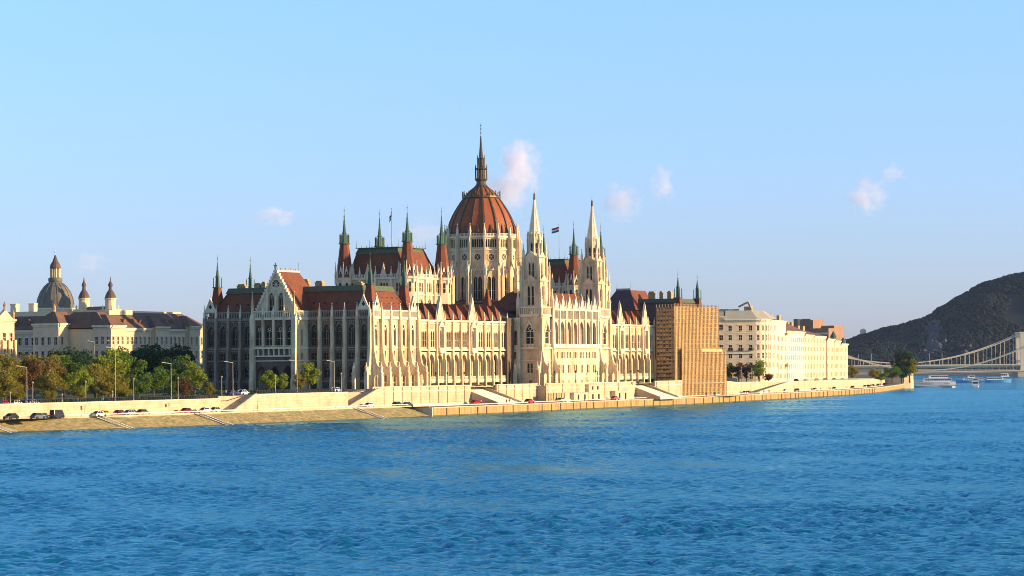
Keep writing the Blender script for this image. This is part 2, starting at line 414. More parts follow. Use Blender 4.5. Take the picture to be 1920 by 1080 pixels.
# gable roof
mb = MB(); zr, yr0, yr1 = 44.4, -5.3, 7.0
mb.poly([(-37.2,-5.3,32),(-29.8,-5.3,zr),(-29.8,yr1,zr),(-37.2,12,32)]); mb.poly([(-22.4,-5.3,32),(-29.8,-5.3,zr),(-29.8,yr1,zr),(-22.4,12,32)])
mb.poly([(-37.2,12,32),(-29.8,yr1,zr),(-22.4,12,32)]); mb.build('roof', 'roof', PAR)
t = MB(); t.box(-30.1,-29.5,-5.3,yr1,zr-.15,zr+.5)
for k in range(9): t.box(-29.9,-29.7,-5+1.45*k,-4.8+1.45*k,zr+.5,zr+1.1)
t.box(-29.87,-29.73,yr1-.1,yr1+.05,zr,zr+3); t.build('ridge_crest', 'metal', PAR)

# river face of the pavilion, 5 bays
pw = 28/5
mb = MB(); cs = [pw*(i+.5) for i in range(5)]
row(mb, WF, 0.7, 28, 6, 16.4, [(u,2.0,8.6,11.6,1.3) for u in cs]); row(mb, WF, 0.7, 28, 16.4, 20.7, [(u,1.3,17.4,19.9,0) for u in cs])
row(mb, WF, 0.7, 28, 20.7, Z['cor'], [(u,1.7,21.5,25.3,1.2) for u in cs]); mb.build('wall', 'stone', PAR)
t = MB()
for z,h,e in ((20.7,.3,.2),(16.4,.3,.25),(Z['cor'],.5,.55)): t.box(0, 28, 0, e, z, z+h, 0, WF)
balustrade(t, WF, 0, 28, .5, 30, Z['bal'], .62)
for u in cs:
    window(WF, u, -.6, 21.5, 1.7, 3.8, 1.2, 2, False, 'glassw'); window(WF, u, -.6, 17.4, 1.3, 2.5, 0, 2, False, 'glassw'); window(WF, u, -.6, 8.6, 2.0, 3.0, 1.3, 2, False, 'glassw')
    for q in (-1.9,-1.3,1.3,1.9): t.box(u+q-.09, u+q+.09, 0, .16, 21.2, 28.8, 0, WF); t.box(u+q-.09, u+q+.09, 0, .14, 16.8, 20.4, 0, WF)
    t.box(u-.95, u-.75, 0, .3, 21.2, 27, 0, WF); t.box(u+.75, u+.95, 0, .3, 21.2, 27, 0, WF)
t.build('cornice', 'stone2', PAR)
for u in cs:
    oc = MB()
    for k in range(10):
        a0 = PI/5*k; a1 = a0+PI/5
        oc.poly([WF.p(u, .03, 27.3), WF.p(u+.5*math.cos(a0), .03, 27.3+.5*math.sin(a0)), WF.p(u+.5*math.cos(a1), .03, 27.3+.5*math.sin(a1))], 0)
        oc.hull8([WF.p(u+r*math.cos(a), o, 27.3+r*math.sin(a)) for o in (.0,.16) for r, a in ((.75,a0),(.75,a1),(.5,a1),(.5,a0))], 1)
    oc.build('oculus', ['glassw','stone2'], PAR)
for i in range(6): buttress(WF, max(.45, pw*i), 0, 31.3, 'stone', flare=3.6)
for F_, uc in ((WF, 2.8), (WF, 25.2), (NF, 57.8), (NF, 2.3)):
    g = MB(); gablet(g, F_, uc, 4.2, 32.2, 36.6, .5, .5)
    p = F_.p(uc, .3, 0); pinnacle(p[0], p[1], 36.0, .3, 1.6); g.build('gable', 'stone2', PAR)
for F_, uc in ((WF, 2.8), (WF, 25.2), (NF, 57.8), (NF, 2.3)):
    d = MB(); d.prism(F_, [(uc-.6,34),(uc,33.3),(uc+.6,34),(uc,34.9)], .5, .56); d.build('quatrefoil', 'glass', PAR)
# pavilion roof
mb = MB(); mb.frame_roof((-59,-1,.9,27.2), (-54.5,-6.0,5.2,23.2), 31.2, 39.0, 0, 1); mb.build('roof', ['roof','roofdark'], PAR)
mb = MB(); mb.frame_roof((-55.3,-5.2,4.4,24.0), (-54.6,-5.9,5.1,23.3), 38.2, 39.9); mb.build('roof_crest', 'patina', PAR)
dm = MB()
for k in range(7):
    for z in (34.2, 36.0): dm.box(4+k*3+.8*(z>35), 4.5+k*3+.8*(z>35), -3.6+ (34.2-z)*.6, -3.0+(34.2-z)*.6, z, z+.4, 0, WF)
for k in range(15): 
    if not 18 < 2+k*4 < 38: dm.box(2+k*4, 2.5+k*4, -3.2, -2.5, 34.4, 34.9, 0, NF)
dm.build('roof_vent', 'black', PAR)
for (x, y) in ((-57.6,3.4),(-57.2,21.5),(-2.6,4.2),(-3.6,26.6)): turret(x, y, 31.0, 40, 2.7, 1.25, 43.8, 48.2, 50.6)
for x, y, w, h in ((-54.0,12,3.0,1.4),(-48.1,12,2.0,1.6),(-45.7,12,1.5,2.0),(-30,12,1.6,2.4),(-25.3,12,2.6,1.8),(-11.2,12,2.8,1.2)): chimney(x, y, 38.9, w, 1.6, h+.4)

# ---- main body
mb = MB(); mb.box(-59.3, -.72, .72, 27.9, 5, 31); mb.box(-36.7,-22.9,-6.3,.7,18.6,31.6)
mb.box(-58, -12.2, 28, 102, 5, 29.4); mb.box(-58, -12.2, 166, 239, 5, 29.4); mb.box(-62, -6, 100, 168, 5, 31)
mb.box(-59.3, -.72, 222, 261.5, 5, 31)
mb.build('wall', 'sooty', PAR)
mb = MB(); mb.frame_roof((-50,-15,28,103), (-46,-20,29,102), 29.4, 33.2); mb.frame_roof((-50,-15,165,240), (-46,-20,166,239), 29.4, 33.2)
mb.frame_roof((-58,-7,100,168), (-54,-14,103,165), 31, 34.6)
mb.build('roof', 'roofdark', PAR)

# ---- river arcades (two wings), plane x = -7
ap = 5.42
def arcade(c0, n, gables, lo, hi):
    F = Fr(-7, 0, PI/2)
    cs = [c0+ap*k for k in range(n)]
    mb = MB()
    row(mb, F, lo, hi, 10.6, 20.2, [(u,3.9,10.6,16.3,2.7) for u in cs], 0, .8, n=6)
    mb.build('arcade', 'stone', PAR)
    mb = MB(); ops = []
    for i, u in enumerate(cs):
        if i in gables: ops.append((u, 2.2, 21.0, 25.4, 1.6)); window(F, u, -.6, 21, 2.2, 4.4, 1.6, 2, True, 'glassw')
        else:
            for k in (-1,0,1): ops.append((u+k*1.38, 1.06, 21.2, 25.5, .8))
    ops.sort(); row(mb, F, lo, hi, 20.2, 29.4, ops, 0, .5, n=3); mb.build('wall', 'stone', PAR)
    for i, u in enumerate(cs):
        if i not in gables: 
            for k in (-1,0,1): window(F, u+k*1.38, -.42, 21.2, 1.06, 4.3, .8, 1, False, 'glassw', score=1.+.1*(k==0))
    t = MB()
    t.box(lo, hi, -4.6, -4.2, 6, 20, 0, F)          # back wall of the open gallery
    t.box(lo, hi, -5, 0, 19.6, 20.2, 0, F); t.box(lo, hi, -5, 0.3, 9.6, 10.6, 0, F)
    t.build('gallery_wall', 'stone', PAR)
    gd = MB()
    for u in cs: gd = MB(); gd.prism(F, [(u-1.8,10.7),(u+1.8,10.7)]+list(reversed(arch_pts(u,3.6,15.5,2.6,4))), -4.2, -4.1); gd.box(u-.08,u+.08,-4.1,-3.95,10.7,17,1,F); gd.box(u-1.5,u+1.5,-4.1,-3.95,14,14.2,1,F); gd.build('gallery_shade_pane', ['glassw','stone2'], PAR)  # dark arched panes added to put shade on the gallery wall
    t = MB()
    for z,h,e in ((20.0,.5,.35),(28.6,.3,.25),(29.3,.6,.5),(26.6,.15,.12),(10.2,.4,.4)): t.box(lo, hi, 0, e, z, z+h, 0, F)
    for i, u in enumerate(cs):
        for k in range(7): 
            uu = u-2.2+4.4*k/6; t.box(uu-.07, uu+.07, 0, .14, 26.7, 28.6, 0, F)
        if i in gables:
            t.box(u-1.8, u-1.4, 0, .9, 20, 27.6, 0, F); t.box(u+1.4, u+1.8, 0, .9, 20, 27.6, 0, F)
            t.prism(F, [(u-1.9,27.6),(u+1.9,27.6),(u,30)], 0.02, .9); t.prism(F, [(u-1.4,19.2),(u+1.4,19.2),(u+1.8,20.9),(u-1.8,20.9)], .02, 1.1)
    t.build('cornice', 'stone2', PAR)
    bal = MB(); balustrade(bal, F, lo, hi, .3, 10.6, 11.7, .5, .25); bal.build('balustrade', 'stone2', PAR)
    for k in range(n+1):
        u = c0 - ap/2 + ap*k
        if u < lo-.5 or u > hi+.5: continue
        b = MB(); G = Fr(*F.p(u,0,0)[:2], F.a-PI/2)
        b.prism(G, [(0,7),(1.0,7),(1.0,16.5),(.7,17.5),(.6,29.8),(0,30.4)], -.36, .36); b.build('pier', 'stone', PAR)
        p = F.p(u, .35, 0); pinnacle(p[0], p[1], 29.8, .5, 3.0)
    rf = MB()
    for i, u in enumerate(cs):
        a, b = u-ap/2, u+ap/2
        if i in gables:
            gb = MB(); gb.prism(F, [(u-2.35,29.4),(u+2.35,29.4),(u,37)], -.3, .25)
            for k in range(5):
                uu = u-1.4+.7*k; hh = 29.9+ (1.9 if k in (0,4) else 3.6 if k in (1,3) else 5)
                gb.box(uu-.07, uu+.07, .25, .38, 30, hh, 0, F)
            for s in (-1,1): gb.prism(F, [(u+s*2.6,29.6),(u+s*2.2,29.6),(u,36.7),(u,37.7)], -.35, .45)
            gb.build('gable', 'stone2', PAR); p = F.p(u, 0, 0); pinnacle(p[0], p[1], 36.8, .3, 1.8)
        zt, e = (35.3, 30.2)
        A0, A1 = F.p(a,-.4,e), F.p(b,-.4,e); R0 = F.p(u,-3.0,zt); R1 = F.p(u,-13,zt); B0, B1 = F.p(a,-13,e), F.p(b,-13,e)
        rf.poly([A0,A1,R0]); rf.poly([A0,R0,R1,B0]); rf.poly([A1,B1,R1,R0]); rf.poly([B0,R1,B1])
    rf.build('roof', 'roof', PAR)
arcade(98.6-ap*12, 13, (4,8), 28.1, 101.6)
arcade(169.4, 10, (4,8), 166.5, 222.9)

# ---- centre block between the two river towers
CF = Fr(4, 0, PI/2)
cc = [116.7+4.97*k for k in range(7)]
mb = MB()
row(mb, CF, 113.9, 150.6, 6, 11.0, [(u+k*.9,.4,8.9,9.9,0) for u in cc for k in (-.5,.5)], 0, .6)
row(mb, CF, 113.9, 150.6, 11.0, 16.4, [(u+k*.75,.8,12.4,14.9,.4) for u in cc for k in (-.8,.8)], 0, .6, n=2)
row(mb, CF, 113.9, 150.6, 16.4, 20.8, [(u+k*1.15,.7,17.4,19.4,.2) for u in cc for k in (-1,0,1)], 0, .6, n=2)
row(mb, CF, 113.9, 150.6, 20.8, 34.0, [(u,3.3,21.9,27.2,2.9) for u in cc], 0, .9, n=6)
mb.build('wall', 'stone', PAR)
for u in cc:
    for k in (-.8,.8): window(CF, u+k*.75, -.5, 12.4, .8, 2.5, .4, 1, False, 'glassw')
    for k in (-1,0,1): window(CF, u+k*1.15, -.5, 17.4, .7, 2.0, .2, 1, False, 'glassw', score=1.3)
mb = MB(); mb.box(113.9, 150.6, -4.3, -3.9, 20.8, 33.5, 0, CF); mb.box(113.9,150.6,-4,0,30.9,33.9,0,CF); mb.box(113.9,150.6,-4,-.1,20.9,21.7,0,CF)
mb.build('gallery_wall', 'stone', PAR)
for u in cc: gd = MB(); gd.prism(CF, [(u-1.3,21.8),(u+1.3,21.8)]+list(reversed(arch_pts(u,2.6,27,1.8,4))), -3.9, -3.8); gd.build('gallery_shade_pane', 'glassw', PAR)  # dark panes added behind the arches in place of interior shade
t = MB()
for z,h,e in ((20.8,.4,.6),(16.4,.2,.15),(11,.3,.25),(33.7,.5,.5),(30.6,.25,.25)): t.box(113.9, 150.6, 0, e, z, z+h, 0, CF)
t.box(113.9, 150.6, .1, .4, 21.2, 22.3, 0, CF)
for k in range(8):
    u = 114.2+4.97*k; t.box(u-.38, u+.38, 0, .55, 21.2, 34, 0, CF); p = CF.p(u,.3,0); pinnacle(p[0],p[1],34,.5,3.4)
for u in cc:
    for k in range(7): uu = u-1.8+3.6*k/6; t.box(uu-.07, uu+.07, 0, .16, 30.9, 33.7, 0, CF)
t.build('cornice', 'stone2', PAR)
for u in cc:
    g = MB(); gablet(g, CF, u, 3.6, 34.2, 38.6, .3, .4)
    g.box(u-.8, u-.66, .3, .4, 34.3, 35.8, 0, CF); g.box(u+.66, u+.8, .3, .4, 34.3, 35.8, 0, CF)
    p = CF.p(u, .1, 0); pinnacle(p[0], p[1], 38.2, .28, 1.5); g.build('gable', 'stone2', PAR)
mb = MB(); mb.frame_roof((-20, 3.2, 112, 154), (-14, -4, 116, 150), 33.6, 40); mb.build('roof', 'roof', PAR)
for u in (123.5, 141.4): 
    mb = MB()
# shaded return walls of the centre block beside the towers
CN = Fr(-10, 105.2, 0)
mb = MB(); row(mb, CN, 0, 6, 6, 16.5, [(4.2,1.1,8.6,13.2,.5)], 0, .6); row(mb, CN, 0, 6, 16.5, 20.8, [(4,1.3,17.3,19.6,0)], 0, .6)
row(mb, CN, 0, 6, 20.8, 31.2, [(2.6,1.3,22,26.2,.7),(4.5,1.3,22,26.2,.7)], 0, .6); mb.build('wall', 'stone', PAR)
window(CN, 2.6, -.5, 22, 1.3, 4.2, .7); window(CN, 4.5, -.5, 22, 1.3, 4.2, .7); window(CN, 4, -.5, 17.3, 1.3, 2.3); window(CN, 4.2, -.5, 8.6, 1.1, 4.6, .5)
t = MB()
for z,h,e in ((30.6,.6,.4),(20.8,.3,.2),(16.4,.25,.2)): t.box(0, 6, 0, e, z, z+h, 0, CN)
for k in range(8): t.box(.3+.7*k, .6+.7*k, 0, .3, 29.9, 30.6, 0, CN)
t.build('cornice', 'stone2', PAR)

def river_tower(cx, cy):
    h = 4.3
    tw = MB()
    fr = [Fr(cx-h, cy-h, 0), Fr(cx+h, cy-h, PI/2), Fr(cx+h, cy+h, PI), Fr(cx-h, cy+h, -PI/2)]
    for i, F in enumerate(fr):
        a, b = (0, 2*h) if i % 2 == 0 else (.7, 2*h-.7)
        row(tw, F, a, b, 5, 11.4, [(h, 1.1, 8.8, 10, 0)], 0, .7)
        row(tw, F, a, b, 11.4, 20.8, [(h-.6,.8,12.5,15.4,.5),(h+.6,.8,12.5,15.4,.5)], 0, .7, n=2)
        row(tw, F, a, b, 20.8, 31.6, [(h, 2.9, 22.4, 26.6, 2.2)], 0, .7, n=6)
        for k in (-.6,.6): window(F, h+k, -.6, 12.5, .8, 2.9, .5, 1, False, 'glass' if i == 0 else 'glassw')
        window(F, h, -.6, 22.4, 2.9, 4.2, 2.2, 2, True, 'glass' if i == 0 else 'glassw'); window(F, h, -.6, 8.8, 1.1, 1.2)
    tw.box(cx-h+.75, cx+h-.75, cy-h+.75, cy+h-.75, 5, 34)
    T = tw.build('tower', 'stone', PAR)
    t = MB()
    for i, F in enumerate(fr):
        for z,hh,e in ((20.6,.5,.7),(16.6,.25,.2),(11.3,.3,.3),(31.5,.5,.5)): t.box(0, 2*h, 0.0, e, z, z+hh, 0, F)
        balustrade(t, F, 0, 2*h, .45, 32, 34.9, .7)
        for s in (-1,1):  t.prism(F, [(h+s*2.1,26.4),(h+s*1.75,26.4),(h,29.6),(h,30.3)], 0, .4)
        balustrade(t, F, h-1.9, h+1.9, .7, 21.1, 22.2, .5, .2)
    t.build('cornice', 'stone2', T)
    b = MB()
    for sx in (-1,1):
        for sy in (-1,1):
            for F, u in ((fr[0], h+sx*h), (fr[1] if sx > 0 else fr[3], h+sy*h*(1 if sx > 0 else -1))):
                pass
            x, y = cx+sx*h, cy+sy*h
            b.box(x-.7, x+.7, y-.7, y+.7, 5, 31); b.box(x-.85, x+.85, y-.85, y+.85, 20.4, 21); b.box(x-.5, x+.5, y-.5, y+.5, 31, 34.6)
            pinnacle(x, y, 34.4, .95, 6.5)
            # outward pier with arched foot
            if sx > 0:
                G = Fr(x, y, 0)
                b.prism(G, [(.7,13.6),(3.0,13.6),(2.3,14.8),(1.5,16.2),(1.0,18.6),(.7,20.4)], -.55, .55)
                row(b, G, .7, 3.0, 8.2, 13.6, [(1.6,1.3,8.2,11.6,1.0)], .55, 1.1)
                b.box(2.5, 3.1, -.65, .65, 3.2, 12.9, 0, G); pinnacle(x+2.8, y, 13.4, .6, 3.0)
            if sy < 0:
                G = Fr(x, y, -PI/2)
                b.prism(G, [(.7,13.6),(3.0,13.6),(2.3,14.8),(1.5,16.2),(1.0,18.6),(.7,20.4)], -.5, .5)
                row(b, G, .7, 3.0, 8.2, 13.6, [(1.6,1.2,8.2,11.6,1.0)], .5, 1.0)
                b.box(2.5, 3.1, -.6, .6, 3.2, 12.9, 0, G); pinnacle(x, y-2.8, 13.4, .6, 3.0)
    b.build('buttress', 'stone', T)
    # upper stages
    s = MB()
    def stage(z0, z1, a, wa):
        for k in range(4):
            F = Fr(cx, cy, PI/2*k); F = Fr(*F.p(-a, a, 0)[:2], F.a)
            c0, c1 = (0, 2*a) if k % 2 == 0 else (.5, 2*a-.5)
            row(s, F, c0, c1, z0, z1, [(a-.75*wa, .85*wa, z0+1.5, z1-2.4, .8), (a+.75*wa, .85*wa, z0+1.5, z1-2.4, .8)], 0, .5, n=3)
            for q in (-.75,.75): window(F, a+q*wa, -.42, z0+1.5, .85*wa, z1-z0-3.9, .8, 1, False, 'glass' if k == 0 else 'glassw')
            s.prism(F, [(.2,z1-.2),(2*a-.2,z1-.2),(a,z1+2.2)], 0, .25)
            s.box(a-.12, a+.12, 0, .3, z0+.3, z1, 0, F)
        s.box(cx-a+.5, cx+a-.5, cy-a+.5, cy+a-.5, z0, z1); s.box(cx-a-.3, cx+a+.3, cy-a-.3, cy+a+.3, z1-.1, z1+.35)
        for sx in (-1,1):
            for sy in (-1,1):
                x, y = cx+sx*(a+.15), cy+sy*(a+.15)
                s.box(x-.42, x+.42, y-.42, y+.42, z0, z1+.2); pinnacle(x, y, z1+.2, .62, 4.4)
                x, y = cx+sx*(a+1.0), cy+sy*(a+1.0)
                s.box(x-.22, x+.22, y-.22, y+.22, z0, z0+(z1-z0)*.45); pinnacle(x, y, z0+(z1-z0)*.45, .4, 3.0)
                s.bar((x, y, z0+(z1-z0)*.5), (cx+sx*a, cy+sy*a, z0+(z1-z0)*.8), .25)
        for sx in (-1,1): s.box(cx+sx*(a+1.5)-.9, cx+sx*(a+1.5)+.9, cy-a-.2, cy-a, z1-.2, z1-.02)
    stage(34, 43.6, 3.3, 1.0); stage(43.6, 51.6, 2.7, .85)
    s.fru(cx, cy, 51.6, 59, 2.5, 2.25, 8)
    for k in range(8):
        F = Fr(cx, cy, PI/4*k); rr = 2.25
        for q in (0,):
            s.prism(F, [(-.75,57.6),(.75,57.6),(0,60.2)], rr-.2, rr+.1); window(F, 0, 2.3, 53.0, .7, 3.0, .6, 1, False, 'glass')
        a = PI/8+PI/4*k; x, y = cx+2.45*math.cos(a), cy+2.45*math.sin(a)
        s.box(x-.2, x+.2, y-.2, y+.2, 51.6, 58.2); pinnacle(x, y, 58.2, .36, 2.6)
    s.build('belfry', 'stone', T)
    sp = MB(); sp.fru(cx, cy, 59, 71.0, 2.05, .2, 8)
    for k in range(8):
        a = PI/8+PI/4*k
        for q in range(12):
            f = (q+.3)/12.5; r = 2.05*(1-f)+.2*f+.08; z = 59+12*f
            x, y = cx+r*math.cos(a), cy+r*math.sin(a); e = .17
            sp.fru(x, y, z, z+.42, e, .04, 4)
    sp.fru(cx, cy, 70.6, 71.3, .42, .42, 8)
    sp.build('spire', 'stone2', T)
    sm = MB(); sm.lathe(cx, cy, [(.32,71.3),(.36,71.9),(.28,72.5),(.36,73.0),(.15,73.3),(.2,73.55),(.0,73.8)], 8); sm.fru(cx, cy, 73.6, 75.6, .05, .02, 5); sm.build('statue', 'bronze', T)
river_tower(-.9, 111)
river_tower(-.9, 156)

# ---- council chambers
def chamber(y0, y1):
    x0, x1 = -46, -22
    fr = [(Fr(x0, y0, 0), x1-x0, 'glass'), (Fr(x1, y0, PI/2), y1-y0, 'glassw')]
    mb = MB()
    for F, L_, gm in fr:
        n = 4; c = [L_*(i+.5)/n for i in range(n)]; a, b = (0, L_) if F.a == 0 else (.7, L_)
        row(mb, F, a, b, 28, 38.6, [(u, 2.6, 33.4, 35.8, 1.6) for u in c], 0, .7)
        row(mb, F, a, b, 38.6, 44, [(u+k*1.1, .7, 39.6, 42.3, .3) for u in c for k in (-1,0,1)], 0, .5, n=2)
        for u in c:
            window(F, u, -.6, 33.4, 2.6, 2.4, 1.6, 3, True, gm)
            for k in (-1,0,1): window(F, u+k*1.1, -.4, 39.6, .7, 2.7, .3, 1, False, gm, score=1.2)
    mb.box(x0+.7, x1-.72, y0+.72, y1, 28, 44); W = mb.build('wall', 'stone', PAR)
    t = MB()
    for F, L_, gm in fr:
        for z,h,e in ((38.4,.4,.3),(43.7,.5,.5),(33,.3,.3)): t.box(0, L_, 0, e, z, z+h, 0, F)
        balustrade(t, F, 0, L_, .45, 44.2, 45.4, .6)
        n = 4
        for i in range(n):
            u = L_*(i+.5)/n; gablet(t, F, u, 2.6, 44.2, 48.2, .3, .4); p = F.p(u,.1,0); pinnacle(p[0],p[1],47.8,.3,1.4)
            for k in range(5): uu = u-2+k; t.box(uu-.06, uu+.06, 0, .12, 36.8, 38.4, 0, F)
        for i in range(1, n):
            u = L_*i/n; t.box(u-.3, u+.3, 0, .6, 30, 44.6, 0, F); p = F.p(u,.35,0); pinnacle(p[0],p[1],44.4,.5,3.6)
    t.build('cornice', 'stone2', W)
    mb = MB(); mb.frame_roof((x0+.6,x1-.6,y0+.6,y1-.4), (-42.9,-27.3,y0+3,y1-2.2), 44, 53.4); mb.build('roof', 'roof', PAR)
    c = MB(); c.frame_roof((-43.4,-26.8,y0+2.5,y1-1.7), (-42.6,-27.6,y0+3.2,y1-2.5), 52.3, 54.2)
    c.box(-43.3,-26.9,y0+2.6,y1-1.8,54.2,54.4)
    for k in range(9): c.box(-43.2+2*k,-43.1+2*k,y0+2.7,y0+2.8,54.4,55.1)
    for k in range(10): c.box(-27.1,-27.0,y0+2.7+2*k,y0+2.8+2*k,54.4,55.1)
    for xx, yy in ((-43.1,y0+2.8),(-43.1,y1-2.2),(-27.1,y0+2.8),(-27.1,y1-2.2),(-38,y0+2.8),(-27.1,y0+11)): c.fru(xx,yy,54.4,57,.08,.03,5)
    c.build('roof_crest', 'patina', PAR)
    for (x, y) in ((x0,y0),(x1,y0),(x1,y1),(x0,y1)):
        turret(x, y, 44.2, 55.6, 2.95, 1.5, 59.4, 65.6, 68.3, 'stone', 28, True)
        for k in range(8):
            a = PI/8+PI/4*k; px, py = x+3.0*math.cos(a), y+3.0*math.sin(a)
            bb = 44.5
            pinnacle(px, py, bb-2.2, .55, 7.6 if k % 2 == 0 else 6.4)
        for k in range(8):
            s = MB(); F = Fr(x, y, PI/4*k); s.prism(F, [(-.95,44.4),(.95,44.4),(0,48.4)], 2.3, 2.55); s.build('gable', 'stone2', PAR); window(F, 0, 2.86, 39.4, .8, 2.9, .5, 1, False, 'glass' if k in (0,7) else 'glassw', score=1.4)
            window(F, 0, 2.6, 44.6, .55, 1.6, .4, 1, False, 'glass', score=.9)
chamber(61, 84); chamber(184, 207)
# flags on the chambers
def flag(x, y, label, rot, fly=.36, drop=.09):
    r = empty('flagpole', (x, y, 54.4), label, 'flag')
    mb = MB(); mb.fru(x, y, 54.4, 67.6, .16, .09, 8); mb.fru(x, y, 67.6, 67.9, .2, .2, 8); mb.build('pole', 'metal', r)
    fm = MB(); cols = 3; nx = 8
    for c in range(3):
        for k in range(nx):
            def P(i, j):
                a = rot; d = i*fly; wv = .22*math.sin(i*1.1); sag = -drop*i
                return (x+d*math.cos(a)-wv*math.sin(a), y+d*math.sin(a)+wv*math.cos(a), 66.9-j*.62+sag)
            A, B, C_, D = P(k,c), P(k+1,c), P(k+1,c+1), P(k,c+1)
            th = .02; fm.hull8([A,B,C_,D]+[(p[0]+th,p[1]+th,p[2]) for p in (A,B,C_,D)], c)
    fm.build('flag', [FR, FW, FG], r)
FR = mat('flag_red', (.55,.02,.03), .8); FW = mat('flag_white', (.8,.8,.8), .8); FG = mat('flag_green', (.02,.18,.06), .8)
flag(-36, 75, 'flag hanging on a roof pole between the green spires left of the dome', rad(165), .13, .26)
flag(-34, 196, 'red white and green flag flying between the two white towers', rad(190))

# ---- the dome
DX, DY = -33.7, 134.1
va = rad(-57.5)
def pol(r, a, z): return (DX+r*math.cos(a), DY+r*math.sin(a), z)
dr = MB()
S16 = 2*12.5*math.sin(PI/16)
for k in range(16):
    am = va + PI/16 + k*PI/8
    F = Fr(DX, DY, am+PI/2); ap_ = 12.5*math.cos(PI/16)
    F = Fr(*F.p(0, ap_, 0)[:2], F.a)
    row(dr, F, -S16/2, S16/2, 30, 48.4, [(-.78,1.3,37.6,45.2,1.0),(.78,1.3,37.6,45.2,1.0)], 0, .7, n=3)
    row(dr, F, -S16/2, S16/2, 48.4, 60, [(q,.62,56.4,59.0,.3) for q in (-1.6,-.8,0,.8,1.6)], 0, .5, n=2)
D = dr.build('dome', 'stone', PAR)
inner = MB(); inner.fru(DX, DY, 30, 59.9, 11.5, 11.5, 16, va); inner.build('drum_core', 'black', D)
t = MB(); rz = MB()
for k in range(16):
    am = va + PI/16 + k*PI/8
    F = Fr(DX, DY, am+PI/2); F = Fr(*F.p(0, 12.5*math.cos(PI/16), 0)[:2], F.a)
    for z,h,e in ((48.3,.4,.3),(55.4,.4,.35),(59.8,.5,.4),(36.6,.5,.5)): t.box(-S16/2-.1, S16/2+.1, 0, e, z, z+h, 0, F)
    for q in (-.78,.78): window(F, q, -.55, 37.6, 1.3, 7.6, 1.0, 2, False, 'glass', score=9)
    t.prism(F, [(-1.7,47.2),(-1.4,47.2),(0,50.2),(0,50.9)], 0, .3); t.prism(F, [(1.7,47.2),(1.4,47.2),(0,50.2),(0,50.9)], 0, .3)
    balustrade(t, F, -S16/2, S16/2, .35, 60.3, 61.3, .5, .2)
    A = [(1.15*math.cos(PI/6*j), 53+1.15*math.sin(PI/6*j)) for j in range(12)]
    rz = MB(); rz.poly([F.p(a, .03, b) for a, b in A], 0)
    for j in range(12):
        a0 = PI/6*j; a1 = a0+PI/6
        rz.hull8([F.p(r*math.cos(a), o, 53+r*math.sin(a)) for o in (.0,.2) for r, a in ((1.4,a0),(1.4,a1),(1.1,a1),(1.1,a0))], 1)
    for j in range(6): rz.bar(F.p(0,.08,53), F.p(1.15*math.cos(PI/3*j),.08,53+1.15*math.sin(PI/3*j)), .13, 1)
    rz.build('rose_window', ['glass','stone2'], D)
t.build('cornice', 'stone2', D)
for k in range(16):
    a = va + k*PI/8
    G = Fr(DX, DY, a)
    b = MB()
    b.box(12.2, 13.4, -.42, .42, 30, 60.6, 0, G)
    b.box(13.4, 14.1, -.3, .3, 50, 58.4, 0, G)
    b.box(15.2, 16.6, -.5, .5, 29, 46.5, 0, G); b.box(15.0, 16.8, -.6, .6, 36.4, 36.9, 0, G)
    n = 8       # flying buttress arc
    for i in range(n):
        f0, f1 = i/n, (i+1)/n
        def zz(f): return 44 + 7.5*math.sqrt(max(0, 1-(1-f)**2))
        r0, r1 = 15.4-2.2*f0, 15.4-2.2*f1
        b.hull8([G.p(r,o,z) for o in (-.3,.3) for r,z in ((r0,zz(f0)-1.0),(r1,zz(f1)-1.0),(r1,zz(f1)+.3),(r0,zz(f0)+.3))])
    b.build('buttress', 'stone', D)
    p = G.p(13.0, 0, 0); pinnacle(p[0], p[1], 60.2, .7, 4.6)
    p = G.p(13.8, 0, 0); pinnacle(p[0], p[1], 58.2, .4, 2.4)
    p = G.p(15.9, 0, 0); pinnacle(p[0], p[1], 46.3, .8, 5.4)
lo = MB(); lo.fru(DX, DY, 29, 36.5, 15.4, 15.4, 16, va); 
lo.build('drum_base', 'stone', D)
lr = MB(); lr.lathe(DX, DY, [(16.2,36.6),(12.4,38.2)], 16, va); lr.build('drum_roof', 'roofdark', D)
prof = [(12.05,60.3),(12.1,62),(11.75,64.2),(11.1,66.2),(10.2,68.2),(9.2,70),(8.2,71.6),(7.1,73.2),(6.0,74.7),(4.9,76.0),(3.7,77.2),(2.6,78.0),(1.9,78.7)]
sh = MB(); sh.lathe(DX, DY, [(r*.99, z) for r, z in prof], 16, va); sh.build('dome_shell', 'dome', D)
for k in range(16):
    a = va + k*PI/8; rb = MB(); G = Fr(DX, DY, a)
    for (r0,z0),(r1,z1) in zip(prof, prof[1:]):
        w = .32*(.55+.45*r0/12)
        rb.hull8([G.p(r,o,z) for o in (-w,w) for r,z in ((r0-.3,z0-.1),(r1-.3,z1),(r1+.22,z1),(r0+.22,z0-.1))])
    rb.build('rib', 'bronze', D)
cr = MB(); cr.lathe(DX, DY, [(6.6,74.0),(6.9,74.3),(6.8,74.9),(6.0,75.0)], 16, va)
for k in range(32):
    p = pol(6.7, va+k*PI/16, 0); cr.fru(p[0], p[1], 74.8, 75.6+.6*(k%2==0), .16, .1, 4); cr.fru(p[0], p[1], 75.6+.6*(k%2==0), 76.3+.6*(k%2==0), .2, 0, 4)
for k in range(16):
    p = pol(11.6, va+PI/16+k*PI/8, 0); cr.fru(p[0], p[1], 61.5, 64.6, .9, 0, 4)     # small dormers at the foot of the shell
cr.build('crown', 'bronze', D)
